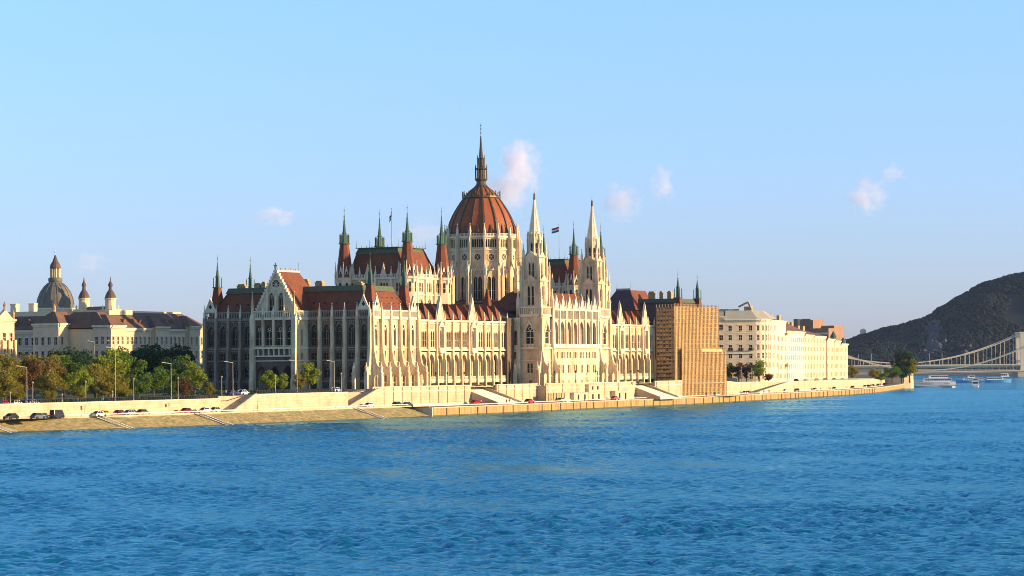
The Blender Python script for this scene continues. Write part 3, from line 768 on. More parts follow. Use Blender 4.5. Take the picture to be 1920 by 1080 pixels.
ln = MB(); ln.lathe(DX, DY, [(2.4,78.2),(2.0,78.9),(1.7,79.4),(1.7,80.2),(2.3,80.8),(2.3,81.2),(1.5,81.3),(1.5,84.2),(2.0,84.5),(1.6,85.0),(1.2,85.3),(1.15,88.0),(1.35,88.2),(.8,88.6),(.5,92),(.2,96.3),(.07,96.4),(.05,100.8)], 8)
for k in range(8):
    a = PI/4*k; 
    for (r, z0, z1, zt, w) in ((2.1,81.2,84.6,86.4,.18),(1.3,85.2,88.2,89.8,.13)):
        p = pol(r, a, 0); ln.fru(p[0], p[1], z0, z1, w, w, 4); ln.fru(p[0], p[1], z1, zt, w*1.3, 0, 4)
for z in (97.2, 98.6, 99.8): ln.fru(DX, DY, z, z+.35, .28, .28, 6)
ln.build('lantern', 'bronze', D)
# transept roofs beside the dome
mb = MB()
mb.frame_roof((-24,-6,122,146),(-20,-8,131,137), 34, 41); mb.build('roof', 'roofdark', PAR)
for (x, y) in ((-14,101),(-14,167)): turret(x, y, 34, 40.5, 2.2, .4, 41.2, 42.5, 43)

# ---- south pavilion (mostly behind the scaffolding)
mb = MB(); SF = Fr(0, 0, PI/2)
cs = [226+5.6*i for i in range(6)]
row(mb, SF, 223.4, 262.6, 6, 20.7, [(u,2,10,13,1.3) for u in cs]); row(mb, SF, 223.4, 262.6, 20.7, 29.5, [(u,1.6,21.7,25.5,1.2) for u in cs])
SN = Fr(-60, 222.7, 0); row(mb, SN, 50, 59.3, 6, 20.7, [(55,2,10,13,1.3)]); row(mb, SN, 50, 59.3, 20.7, 29.5, [(52.5,1.8,21.7,25.5,1.4),(56.5,1.8,21.7,25.5,1.4)])
mb.box(-59.3,-1,240,261.6,31,31.3); mb.build('wall', 'stone', PAR)
for u in cs: window(SF, u, -.6, 21.7, 1.6, 3.8, 1.2, 2, True); window(SF, u, -.6, 10, 2, 3, 1.3, 2)
mb = MB(); mb.frame_roof((-59,-1,234,261),(-54,-6,238.5,257), 31, 39.6, 0); mb.build('roof', ['roofdark'], PAR)
mb = MB(); mb.frame_roof((-54.8,-5.2,237.7,257.8),(-54.1,-5.9,238.4,257.1), 38.8, 40.3); mb.build('roof_crest', 'patina', PAR)
turret(-5, 239.5, 31, 40.3, 2.9, 1.5, 44.6, 48.4, 51); turret(-5, 258, 31, 40.3, 2.9, 1.5, 44.6, 47.8, 50.4)
# cross gable roof with hipped end
mb = MB(); mb.poly([(-34,231,36),(-29.5,236,43.8),(-29.5,250,43.8),(-34,250,36)]); mb.poly([(-19,231,36),(-23.5,236,43.8),(-23.5,250,43.8),(-19,250,36)])
mb.poly([(-34,231,36),(-19,231,36),(-23.5,236,43.8),(-29.5,236,43.8)],1); mb.poly([(-29.5,236,43.8),(-23.5,236,43.8),(-23.5,250,43.8),(-29.5,250,43.8)]); mb.build('roof', ['roof','roofdark'], PAR)  # north hip painted dark to stand for its shade
mb = MB(); mb.box(-29.5,-23.5,235.9,236.2,43.8,44.5); mb.fru(-23.5,236,43.8,47,.12,.05,6); mb.fru(-29.5,236,43.8,46.4,.12,.05,6); mb.build('ridge_crest', 'metal', PAR)
for x, y, w in ((-17.5,243,2.6),(-13.5,243,1.2),(-10,243,1.6),(-45,243,3),(-38,243,2)): chimney(x, y, 39.4, w, 1.6, 3.2)

flush_windows(PAR); flush_pinnacles(PAR)
# ================================================================== THE SETTING
def interp(T, y):
    if y <= T[0][0]: return T[0][1]
    for (a, va_), (b, vb) in zip(T, T[1:]):
        if y <= b: return va_ + (vb-va_)*(y-a)/(b-a)
    return T[-1][1]
WL = [(-1600,-150),(-600,-40),(-260,2),(-184,9),(-169,12),(-157,17),(-141,20),(-113,20.5),(-63,21),(0,21.5),(40,21),(72,18.5),(119,14.5),(166,12.6),(211,12),(288,2.6),(378,-9.7),(483,-25),(566,-42),(660,-68),(806,-110),(960,-160)]
GZ = [(-1600,6.0),(-84,6.0),(-76,7.3),(-14,7.4),(-6,8.3),(226,8.3),(264,7.8),(300,7.0),(520,6.4),(700,5.4),(800,4.6),(1000,4.2)]
WALLX = [(-1600,-150),(-600,-45),(-260,-8),(-190,2),(-150,4),(262,4),(300,-6),(380,-22),(483,-38.5),(566,-57),(660,-84),(800,-126)]
def qz(y): return 3.0 if y < 0 else interp([(0,2.75),(250,2.6),(1000,2.6)], y)
M['water'] = None
def water_mat():
    m = bpy.data.materials.new('river_water'); m.use_nodes = True; nt = m.node_tree; nt.nodes.clear(); L = nt.links.new
    g = nt.nodes.new('ShaderNodeNewGeometry'); out = nt.nodes.new('ShaderNodeOutputMaterial')
    mp = nt.nodes.new('ShaderNodeMapping'); mp.inputs['Rotation'].default_value = (0,0,rad(-28)); mp.inputs['Scale'].default_value = (1.1,1.9,1.1); L(g.outputs['Position'], mp.inputs[0])
    n1 = nt.nodes.new('ShaderNodeTexNoise'); n1.inputs['Scale'].default_value = 1; n1.inputs['Detail'].default_value = 4; n1.inputs['Roughness'].default_value = .6
    n2 = nt.nodes.new('ShaderNodeTexNoise'); n2.inputs['Scale'].default_value = .012; n2.inputs['Detail'].default_value = 4
    L(mp.outputs[0], n1.inputs['Vector']); L(g.outputs['Position'], n2.inputs['Vector'])
    bp = nt.nodes.new('ShaderNodeBump'); bp.inputs['Distance'].default_value = .22; L(n1.outputs[0], bp.inputs['Height'])
    df = nt.nodes.new('ShaderNodeBsdfDiffuse'); gl = nt.nodes.new('ShaderNodeBsdfGlossy'); gl.inputs['Roughness'].default_value = .12; gl.inputs['Color'].default_value = (.52,.92,1,1)
    mx = nt.nodes.new('ShaderNodeMix'); mx.data_type = 'RGBA'; mx.inputs[6].default_value = (.0015,.10,.175,1); mx.inputs[7].default_value = (.002,.145,.24,1)
    L(n2.outputs[0], mx.inputs[0]); L(mx.outputs[2], df.inputs[0]); L(bp.outputs[0], df.inputs['Normal']); L(bp.outputs[0], gl.inputs['Normal'])
    fr = nt.nodes.new('ShaderNodeFresnel'); fr.inputs[0].default_value = 1.33; L(bp.outputs[0], fr.inputs['Normal'])
    k = nt.nodes.new('ShaderNodeMath'); k.operation = 'MULTIPLY'; k.inputs[1].default_value = 1.; L(fr.outputs[0], k.inputs[0])
    ms = nt.nodes.new('ShaderNodeMixShader'); L(k.outputs[0], ms.inputs[0]); L(df.outputs[0], ms.inputs[1]); L(gl.outputs[0], ms.inputs[2]); L(ms.outputs[0], out.inputs[0])
    return m
M['water'] = water_mat()
M['grass'] = mat('park_grass', (.07,.10,.03), .95, (.4,(.12,.09,.04),.8,1))
M['asphalt'] = mat('asphalt', (.16,.13,.10), .9, (.3,(.10,.085,.07),.7,1))
M['paving'] = mat('quay_paving', (.50,.38,.24), .9, (.5,(.36,.27,.17),.7,1))
M['rubble'] = mat('stone_pitching', (.58,.41,.17), .95, (.7,(.17,.17,.045),1.,2.4), bump=.1, bscale=1.2, ashlar=(1.4,.28,.25))
M['algae'] = mat('wet_algae_stone', (.09,.075,.03), .6, (1.2,(.16,.12,.05),.9,.5)); M['quay'] = mat('quay_masonry', (.50,.32,.12), .9, (.9,(.22,.11,.03),.9,.12), bump=.08, bscale=1)
M['rail'] = mat('guard_rail', (.66,.58,.46), .5)
M['leaf'] = None
# river bed / ground sheet reaching to the horizon, water above it
g = MB(); g.poly([(-9000,-3000,-2),(9000,-3000,-2),(9000,14000,-2),(-9000,14000,-2)]); tag(g.build('river_bed', 'rubble'), kind='structure')
import numpy as np
def water_sheet():
    ox, oy = 405.6, -685.1; dx, dy, rx, ry = -.4626, .88657, .88657, .4626     # rows run across the river, columns along it
    s0, s1, t0, t1, st = -285, 300, 160, 1450, .62
    S = np.arange(s0, s1+st, st); T = [t0]
    while T[-1] < t1: T.append(T[-1]+.42+ .0013*(T[-1]-t0))
    T = np.array(T); A, B = np.meshgrid(S, T); X = ox+dx*B+rx*A; Y = oy+dy*B+ry*A; Zv = np.zeros_like(X)
    rg = np.random.default_rng(4)
    for i in range(56):
        lam = 1.3*(2.5)**rg.random()**1.4; th = rg.normal(rad(76), .75); amp = .0100*lam**.9
        k = 2*PI/lam; ph = rg.random()*2*PI; arg = k*(X*math.cos(th)+Y*math.sin(th))+ph
        Zv += amp*(np.sin(arg)+.22*np.sin(2*arg+1.2))
    env = .82+.3*np.sin(X*.021+Y*.013+1)*np.sin(Y*.017-X*.008)+.22*np.sin(X*.06-Y*.045)+.2*np.sin(X*.11+Y*.19+2*np.sin(X*.03))
    Zv *= env
    ed = np.minimum.reduce([(A-s0)/8, (s1-A)/8+.1, (B-t0)/8, (t1-B)/60+.02]); Zv *= np.clip(ed, 0, 1)
    nr, nc = X.shape; V = np.stack([X.ravel(), Y.ravel(), Zv.ravel()], 1)
    ii = np.arange(nr*nc).reshape(nr, nc); Q = np.stack([ii[:-1,:-1].ravel(), ii[:-1,1:].ravel(), ii[1:,1:].ravel(), ii[1:,:-1].ravel()], 1)
    def W(a, b): return (ox+dx*b+rx*a, oy+dy*b+ry*a, 0)
    sL, sR = S[0], S[-1]; tN, tF = T[0], T[-1]; n0 = len(V)
    ext = [W(-6000,-2500),W(6000,-2500),W(6000,tN),W(-6000,tN), W(-6000,tN),W(sL,tN),W(sL,tF),W(-6000,tF), W(sR,tN),W(6000,tN),W(6000,tF),W(sR,tF), W(-6000,tF),W(6000,tF),W(6000,7500),W(-6000,7500)]
    V = np.vstack([V, np.array(ext)]); Q = np.vstack([Q, np.arange(n0, n0+16).reshape(4,4)])
    me = bpy.data.meshes.new('river_water'); me.vertices.add(len(V)); me.vertices.foreach_set('co', V.astype(np.float32).ravel())
    me.loops.add(Q.size); me.loops.foreach_set('vertex_index', Q.astype(np.int32).ravel()); me.polygons.add(len(Q)); me.polygons.foreach_set('loop_start', (np.arange(len(Q))*4).astype(np.int32))
    try: me.polygons.foreach_set('loop_total', np.full(len(Q), 4, np.int32))
    except Exception: pass
    me.polygons.foreach_set('use_smooth', np.ones(len(Q), bool)); me.update(calc_edges=True); me.validate()
    me.materials.append(M['water']); o = bpy.data.objects.new('river_water', me); COL.objects.link(o); tag(o, kind='structure')
water_sheet()
ys = sorted(set([-1600,-900,-600,-400]+list(range(-260,980,10))+[-84,-76,-14,-6,226,264]))
def strip(name, matn, fa, fb, za, zb, y0, y1, th=None):
    mb = MB(); Y = [y for y in ys if y0 <= y <= y1]
    for a, b in zip(Y, Y[1:]):
        mb.poly([(fa(a),a,za(a)),(fb(a),a,zb(a)),(fb(b),b,zb(b)),(fa(b),b,za(b))])
        if th: mb.poly([(fb(a),a,zb(a)),(fb(a),a,zb(a)-th),(fb(b),b,zb(b)-th),(fb(b),b,zb(b))])
    o = mb.build(name, matn); return tag(o, kind='structure')
wl = lambda y: interp(WL, y); gz = lambda y: interp(GZ, y); wx = lambda y: interp(WALLX, y)
strip('park_ground', 'grass', lambda y: -2500, lambda y: wx(y)-13, gz, gz, -1600, 960)
strip('upper_road', 'asphalt', lambda y: wx(y)-13, lambda y: wx(y)-3, lambda y: gz(y)+.0, lambda y: gz(y)+.0, -1600, 800)
strip('promenade', 'paving', lambda y: wx(y)-3, lambda y: wx(y), lambda y: gz(y)+.12, lambda y: gz(y)+.12, -1600, 800, .2)
fb = MB(); fb.poly([(-2500,959,5),(-168,959,4.2),(-560,2000,4.2),(-1120,3400,4.2),(-2500,3400,5)]); fb.poly([(-168,959,4.2),(-560,2000,4.2),(-560,2000,-1),(-168,959,-1)]); fb.poly([(-1120,3400,4.2),(-560,2000,4.2),(-560,2000,-1),(-1120,3400,-1)]); tag(fb.build('far_bank', 'grass'), kind='structure')
sb = lambda y: interp([(-3,8.2),(0,8.2)], y)
strip('lower_road', 'paving', lambda y: wx(y)-1, lambda y: wl(y)-(8.2 if y < 0 else 1.6), qz, qz, -1600, 960)
strip('river_road', 'asphalt', lambda y: wx(y)+(4.5 if y < 300 else 3), lambda y: wl(y)-(9.4 if y < 0 else 3.4), lambda y: qz(y)+.03, lambda y: qz(y)+.03, -1600, 800)
# pitched stone bank (left of the quay) and its kerb
def embank():
    t = empty('river_bank', (10,-100,0), 'sloping stone bank with mossy patches below the left riverside road', 'embankment')
    mb = MB(); Y = [y for y in ys if -1600 <= y <= 0]
    for a, b in zip(Y, Y[1:]):
        n = 6
        for k in range(n):
            f0, f1 = k/n, (k+1)/n
            def P(y, f): return (wl(y)-8.2+8.9*f, y, 3.05-3.35*f)
            mb.poly([P(a,f0),P(a,f1),P(b,f1),P(b,f0)])
    mb.build('slope', 'rubble', t)
    al = MB()
    for a, b in zip(Y, Y[1:]): al.poly([(wl(y)-8.2+8.9*f+.03, y, 3.05-3.35*f+.05) for y, f in ((a,.86),(a,1),(b,1),(b,.86))])
    al.build('tide_line', 'algae', t)
    k = MB()
    for a, b in zip(Y, Y[1:]): k.hull8([(wl(y)-8.2+o,y,z) for z in (2.6,3.3) for y,o in ((a,-.3),(a,.4),(b,.4),(b,-.3))])
    k.build('kerb', 'wallstone', t)
    for y0 in (-187,-152,-112,-33):
        for off in (0,2.2):
            s = MB()
            for q in range(14):
                f = q/14; x = wl(y0)-8.2+8.9*f; s.box(x, x+.6, y0+off+f*3-.25, y0+off+f*3+.6, 3.1-3.35*f, 3.28-3.35*f)
            s.build('steps', 'metal', t)
    e = MB(); e.box(wl(0)-8.2, wl(0)-.1, -.8, 0, -.5, 2.7); e.build('end_wall', 'wallstone', t)
embank()
def quaywall():
    t = empty('quay_wall', (12,200,0), 'vertical stained stone quay wall running along the water to the river bend', 'quay')
    mb = MB(); Y = [y for y in ys if 0 <= y <= 960]; c = MB()
    for a, b in zip(Y, Y[1:]):
        mb.hull8([(wl(y)+o,y,z) for z in (-1,2.45) for y,o in ((a,-1.8),(a,0),(b,0),(b,-1.8))])
        c.hull8([(wl(y)+o,y,z) for z in (2.45,2.75) for y,o in ((a,-1.5),(a,.12),(b,.12),(b,-1.5))])
    mb.build('wall', 'quay', t); c.build('coping', 'wallstone', t)
    al = MB()
    for a, b in zip(Y, Y[1:]): al.hull8([(wl(y)+o,y,z) for z,e in ((-.5,0),(.42,0)) for y,o in ((a,-.2),(a,.05),(b,.05),(b,-.2))])
    al.build('tide_line', 'algae', t)
    p = MB(); random.seed(3); y = 8
    while y < 560:
        x = wl(y); p.box(x-.1, x+.16, y, y+random.uniform(.3,.5), -.3, 2.5); y += random.choice((6,8,9,12))
    p.build('fender_post', 'trunk', t)['kind'] = 'stuff'
quaywall()
def rail_line(name, fx, z0, y0, y1, label, cat, h=.8, post=3., beam='rail', bands=(.55,.85), pc='metal', th=.12):
    t = empty(name, (fx(y0), y0, z0(y0)), label, cat)
    p = MB(); y = y0
    while y < y1: p.box(fx(y)-.07, fx(y)+.07, y-.07, y+.07, z0(y), z0(y)+h); y += post
    p.build('post', pc, t)['kind'] = 'stuff'
    b = MB(); y = y0
    while y < y1:
        e = min(y+10, y1)
        for (za, zb) in (bands if isinstance(bands[0], tuple) else (bands,)): b.hull8([(fx(q)+o, q, z0(q)+z) for z in (za,zb) for q,o in ((y,-th/2),(y,th/2),(e,th/2),(e,-th/2))])
        y = e
    b.build('rail', beam, t); return t
rail_line('guard_rail', lambda y: wl(y)-8.1, lambda y: 3.2, -330, -1, 'pale guard rail along the road above the sloping stone bank', 'guard rail', .62, 6, 'rail', (.34,.6))
rail_line('guard_rail', lambda y: wl(y)-2.6, lambda y: 2.7, 2, 640, 'pale guard rail along the top of the vertical quay wall', 'guard rail', .62, 6, 'rail', (.34,.6))

# retaining walls
def retain(pts, ztop, zb, label, th=.9, coping=True, out=None):
    t = empty('retaining_wall', (*pts[0], zb), label, 'wall'); w = MB(); c = MB(); j = MB()
    for (a, b) in zip(pts, pts[1:]):
        z0, z1 = ztop(a[1]), ztop(b[1])
        if abs(a[1]-b[1]) < .01: xs_ = (min(a[0],b[0]),max(a[0],b[0])); w.box(xs_[0], xs_[1], a[1]-th/2, a[1]+th/2, zb, z0); continue
        w.hull8([(a[0]-th,a[1],zb),(a[0]+.25,a[1],zb),(b[0]+.25,b[1],zb),(b[0]-th,b[1],zb),(a[0]-th,a[1],z0),(a[0],a[1],z0),(b[0],b[1],z1),(b[0]-th,b[1],z1)])
        c.hull8([(a[0]-th-.1,a[1],z0),(a[0]+.15,a[1],z0),(b[0]+.15,b[1],z1),(b[0]-th-.1,b[1],z1),(a[0]-th-.1,a[1],z0+.25),(a[0]+.15,a[1],z0+.25),(b[0]+.15,b[1],z1+.25),(b[0]-th-.1,b[1],z1+.25)])
    w.build('wall', 'wallstone', t); c.build('coping', 'stone2', t); return t
Y = [y for y in ys if -1600 <= y <= -88]
retain([(wx(y), y) for y in Y]+[(4,-87)], lambda y: gz(y)+.5, 2.5, 'long pale retaining wall below the park trees at the left')
retain([(8,-75),(8,-27)], lambda y: 7.5, 2.5, 'pale retaining wall in front of the shaded north facade')
def side_stair(ya, yb, zt, label):     # flight along the wall, climbing towards +y
    t = empty('stone_stair', (6,ya,3), label, 'stair'); n = 20; s = MB(); f = MB()
    for k in range(n):
        a = ya+(yb-ya)*k/n; b = ya+(yb-ya)*(k+1)/n; z = 3.1+(zt-3.1)*(k+1)/n
        s.box(4.1, 7.4, a, b, 2.5, z)
    s.build('step', 'wallstone', t)['kind'] = 'stuff'
    f.prism(WF, [(ya,2.5),(yb,2.5),(yb,zt+.4),(yb-.6,zt+.4),(ya,3.4)], 7.4, 8.0); f.build('cheek_wall', 'wallstone', t)
side_stair(-87, -75, 7.5, 'stone stair climbing the embankment wall opposite the north porch')
side_stair(-27, -8, 8.4, 'stone stair climbing to the terrace at the near corner of the parliament')
# the parliament's river terrace
def terrace():
    t = empty('river_terrace', (6,110,3), 'long pale stone terrace wall with pilasters at the foot of the parliament', 'terrace')
    w = MB(); c = MB(); p = MB()
    segs = [((5.2,-8),(5.2,53.5)),((5.2,71),(5.2,100)),((8.6,100),(8.6,167)),((5.2,167),(5.2,178)),((5.2,195),(5.2,219))]
    for (a, b) in segs:
        x = a[0]; w.box(-8, x, a[1], b[1], 2.5, 8.2); w.box(x-.5, x, a[1], b[1], 8.2, 8.75); c.box(x-.6, x+.15, a[1], b[1], 8.75, 9.0); c.box(x, x+.12, a[1], b[1], 7.3, 7.6); c.box(x, x+.25, a[1], b[1], 2.6, 3.5)
        y = a[1]+1
        while y < b[1]-.5: p.box(x-.1, x+.22, y, y+.7, 2.6, 8.8); y += 5.6 if a[1] < 100 else 11
    w.box(-8, -2, 53.5, 71, 2.5, 8.2); w.box(-8,-2,178,195,2.5,8.2)
    w.box(-60.5, 5.19, -9.5, -7.99, 6.5, 8.15)
    w.build('wall', 'wallstone', t); c.build('coping', 'stone2', t); p.build('pilaster', 'wallstone', t)['kind'] = 'stuff'
    for (y0, y1) in ((53.5,71),(178,195)):
        s = MB(); n = 26
        for k in range(n):
            x0 = 14.6-16.6*k/n; s.box(-2 if k == n-1 else x0-16.6/n, x0, y0+.9, y1-.9, 2.5, 2.8+5.4*(k+1)/n)
        s.build('stair_flight', 'stone2', t)
        for q, (ya, yb) in enumerate(((y0,y0+.9),(y1-.9,y1))):
            b = MB(); b.prism(Fr(0,0,0), [(-2,2.5),(14.8,2.5),(14.8,3.4),(-.5,8.9),(-2,8.9)], -yb, -ya); b.build('cheek_wall', 'wallstone', t)
terrace()
# small things on the terrace: lamps
def small_lamp(x, y, z, label, h=4.2, dark=True, group=None):
    t = empty('terrace_lamp' if dark else 'street_lamp', (x,y,z), label, 'street lamp', group)
    mb = MB(); mb.lathe(x, y, [(.32,z),(.3,z+.5),(.12,z+.7),(.08,z+h),(.02,z+h)], 8); mb.build('post', 'black' if dark else 'metalpale', t)
    g = MB(); g.lathe(x, y, [(.0,z+h),(.22,z+h+.05),(.32,z+h+.45),(.26,z+h+.5),(.05,z+h+.8),(0,z+h+.85)], 8); g.build('lantern', 'black' if dark else 'metalpale', t)
    return t
tl = [('black iron lamp at the far end of the first pier row',33.5),('black iron lamp beside the first gabled arcade bay',41),('black iron lamp at the head of the nearer terrace stair',52),('black iron lamp between the stair head and the first tower',73)]
for (lab, y) in tl: small_lamp(3.6, y, 8.2, lab)
for i, y in enumerate((109,125,141,170,176)): small_lamp(7.2, y, 8.2, ['black iron lamp at the foot of the nearer white tower','black iron lamp left of centre below the seven arches','black iron lamp right of centre below the seven arches','black iron lamp beside the farther white tower','black iron lamp at the head of the farther terrace stair'][i])

# ------------------------------------------------------------------ scaffolding
def scaffold():
    t = empty('scaffolding', (-2,240,3), 'tall brown scaffolding wrapped round the far corner pavilion', 'scaffolding')
    M['plank'] = mat('scaffold_planks', (.55,.36,.15), .9, (1.4,(.30,.15,.05),.9,1)); M['net'] = mat('scaffold_boards', (.72,.47,.19), .9, (.35,(.46,.27,.10),.85,.6))
    M['pole'] = mat('scaffold_poles', (.40,.25,.11), .6)
    po = MB(); de = MB(); bo = MB(); random.seed(11)
    # faces: river face (two depths) and north face
    def face(F, L_, z0, z1, dens, o=0):
        n = round(L_/1.3); st = L_/n; m = round((z1-z0)/1.55); hz = (z1-z0)/m
        for i in range(n+1):
            for q in (0,-1.1): po.box(st*i-.1, st*i+.1, o+q-.09, o+q+.12, z0, z1+ (1.0 if q == 0 else 0), 0, F)
        for j in range(m+1):
            z = z0+hz*j; de.box(0, L_, o-1.15, o+.1, z-.09, z+.06, 0, F)
            po.box(0, L_, o-.04, o+.06, z+.8, z+.88, 0, F)
            if j < m:
                for i in range(n):
                    if random.random() < 2:
                        bq = random.choice((o-1.2, o-.2, o-.2)); bo.box(st*i+.08, st*i+st-.12, o-.22, o-.16, z+.06, z+hz*(.84 if dens > .9 else random.choice((.3,.5,.7))), 0, F)
                    if random.random() < .22: po.bar(F.p(st*i, o+.06, z), F.p(st*i+st, o+.06, z+hz), .09)
    A = Fr(2.2, 219.6, PI/2)
    face(A, 42, 2.8, 36.9, .96)
    B = Fr(-5.2, 219.6, 0); face(B, 7.4, 2.8, 36.6, .75)
    C2 = Fr(3.6, 223, PI/2); face(C2, 42.5, 2.8, 20.6, .95)
    D2 = Fr(-1.0, 222.6, 0)
    po.build('pole', 'pole', t)['kind'] = 'stuff'; de.build('deck', 'plank', t)['kind'] = 'stuff'; bo.build('board', 'net', t)['kind'] = 'stuff'
    b = MB(); b.box(18, 38, .15, .25, 19.8, 21.0, 0, C2); b.build('banner', 'net', t)
scaffold()

# ------------------------------------------------------------------ generic town houses
M['cream'] = mat('cream_plaster', (.88,.61,.32), .9, (.3,(.54,.43,.30),.6,.6)); M['shadedst'] = mat('shaded_plaster', (.64,.49,.33), .9, (.3,(.33,.29,.25),.6,.6))  # greyer copy of the cream puts shade into the north wall
M['white'] = mat('pale_plaster', (.80,.64,.40), .9, (.25,(.68,.58,.40),.6,.6)); M['yellow'] = mat('yellow_plaster', (.76,.59,.34), .9, (.3,(.60,.44,.24),.6,.6))
M['pinkst'] = mat('warm_plaster', (.88,.58,.32), .9, (.3,(.52,.38,.28),.6,.6)); M['brownroof'] = mat('brown_tile_roof', (.22,.11,.055), .8, (.3,(.11,.06,.04),.8,1))
M['sheet'] = mat('weathered_sheet_roof', (.42,.37,.26), .6, (.3,(.34,.30,.20),.6,1)); M['redblock'] = mat('brown_red_cladding', (.34,.19,.11), .8, (.4,(.20,.11,.07),.6,1))
def house_face(t, F, L_, z0, z1, rows_, nwin, wm, ww=1.3, wh=2.0, trim='stone2', skip=()):
    """rows_ = sill heights"""
    zs = sorted(rows_); mb = MB(); tr = MB(); prev = z0
    us = [L_*(i+.5)/nwin for i in range(nwin)]
    rv = F.a > 1; u0_ = .51 if rv else 0; e_ = .012 if rv else 0
    for j, z in enumerate(zs):
        top = z1 if j == len(zs)-1 else (z+wh+zs[j+1])/2
        row(mb, F, u0_ if us[0]-ww/2 > u0_ else 0, L_, prev, top, [(u,ww,z,z+wh,0) for u in us], 0, .5); prev = top
        for u in us:
            tr.box(u-ww*.75, u+ww*.75, 0, .18, z-.25, z-.05, 0, F); tr.box(u-ww*.7, u+ww*.7, 0, .2, z+wh+.1, z+wh+.35, 0, F)
            window(F, u, -.35, z, ww, wh, 0, 2, False, 'glass', trim)
        if j: tr.box(0, L_, 0, .12, (zs[j-1]+wh+z)/2-.1, (zs[j-1]+wh+z)/2+.1, 0, F)
    tr.box(-.3+e_*30, L_+.3, 0, .7, z1-.6+e_, z1-e_, 0, F); tr.box(e_*20, L_, 0, .35, z1-1.1, z1-.6, 0, F)
    mb.build('wall', wm, t); tr.build('trim', trim, t)

# left: two ministries behind the park
P1 = empty('ministry_building', (-135,25,6), 'cream palace with brown roof and corner pavilion left of the park tower lamps', 'building')
F = Fr(-160.5,20,0); house_face(P1, F, 47, 6, 28.2, (9,13.5,18.6,23.2), 17, 'shadedst', 1.3, 2.4)
F = Fr(-136.3,12,0); house_face(P1, F, 10.4, 6, 30.2, (9,13.5,18.6,23.2), 4, 'pinkst', 1.2, 2.4)
F = Fr(-125.9,12,PI/2); house_face(P1, F, 8, 6, 30.2, (9,13.5,18.6,23.2), 2, 'cream', 1.2, 2.4)
F = Fr(-112.5,20,PI/2); house_face(P1, F, 3, 6, 28.2, (13.5,), 1, 'cream', .8, 2)
mb = MB(); mb.box(-160.5,-113.2,20.7,40,6,28.2); mb.box(-136.2,-126.6,12.6,21,6,30.1); mb.build('wall', 'shadedst', P1)
mb = MB(); mb.frame_roof((-161,-112.6,19.6,42),(-160.5,-116,24.5,38), 28.2, 33.0); mb.build('roof', 'brownroof', P1)
mb = MB(); mb.frame_roof((-136.6,-125.4,11.6,22),(-131.5,-130.5,16,22), 30.2, 34.2); mb.build('roof', 'brownroof', P1)
mb = MB(); mb.box(-160,-115,25,38.2,33,34.6); mb.build('parapet', 'cream', P1)
for k in range(7):
    d_ = MB(); x = -151+5.6*k
    if k in (3,4): continue
    d_.prism(Fr(x,0,0), [(-.9,30),(.9,30),(.9,31.2),(0,32),(-.9,31.2)], -23.5, -21.2); d_.build('dormer', 'brownroof', P1)
for x in (-158.8,-151.1): 
    c = MB(); c.box(x-1.1,x+1.1,30,32,33,37.2); c.box(x-1.25,x+1.25,29.9,32.1,37.2,37.5); c.build('chimney', 'cream', P1)
st_ = MB(); st_.lathe(-131,16.3,[(.6,34.1),(.5,35),(.7,35.6),(.3,36.4),(0,36.9)],8); st_.build('roof_ornament', 'chim', P1)
flush_windows(P1)
P2 = empty('ministry_building', (-108,45,6), 'long cream palace with dormered brown roof between park and parliament', 'building')
F = Fr(-115.5,17,0); house_face(P2, F, 7, 6, 29.4, (9,13.5,18.6,23.2), 3, 'pinkst', 1.1, 2.4)
F = Fr(-108.5,17,PI/2); house_face(P2, F, 7.6, 6, 29.4, (9,13.5,18.6,23.2), 3, 'cream', 1.1, 2.4)
F = Fr(-110,24.6,PI/2); house_face(P2, F, 17, 6, 28.6, (9,13.5,18.6,23.2), 7, 'cream', 1.1, 2.4)
F = Fr(-108.5,41.6,PI/2); house_face(P2, F, 8, 6, 29.2, (9,13.5,18.6,23.2), 3, 'cream', 1.1, 2.4)
F = Fr(-110,49.6,PI/2); house_face(P2, F, 12, 6, 28.4, (9,13.5,18.6,23.2), 5, 'cream', 1.1, 2.4)
F = Fr(-108.5,61.6,PI/2); house_face(P2, F, 9, 6, 29.6, (9,13.5,18.6,23.2), 3, 'cream', 1.1, 2.4)
mb = MB(); mb.box(-130,-110.7,17.7,70,6,28.3); mb.box(-112,-109.1,17.7,24,6,29.2); mb.box(-112,-109.1,41.7,49.5,6,29); mb.box(-112,-109.1,61.7,70.5,6,29.4); mb.build('wall', 'cream', P2)
mb = MB(); mb.frame_roof((-130,-109.6,16.6,71),(-126,-116.5,20,69), 28.6, 33.9); mb.build('roof', 'brownroof', P2)
for (a, b, z) in ((16.4,25,29.4),(41.2,50,29.2),(61.2,71,29.6)):
    mb = MB(); mb.frame_roof((-116.2,-108,a,b),(-115.5,-113,(a+b)/2-.4,(a+b)/2+.4), z, z+3.6); mb.build('roof', 'brownroof', P2)
for y in (29,33.5,38,52,56.5): 
    d_ = MB(); d_.prism(Fr(0,y,PI/2), [(-.8,29.8),(.8,29.8),(.8,31),(0,31.7),(-.8,31)], -114.5, -111.6); d_.build('dormer', 'brownroof', P2)
mb = MB(); mb.box(-126,-117,30,69,33.8,34.5); mb.build('parapet', 'cream', P2)
flush_windows(P2)
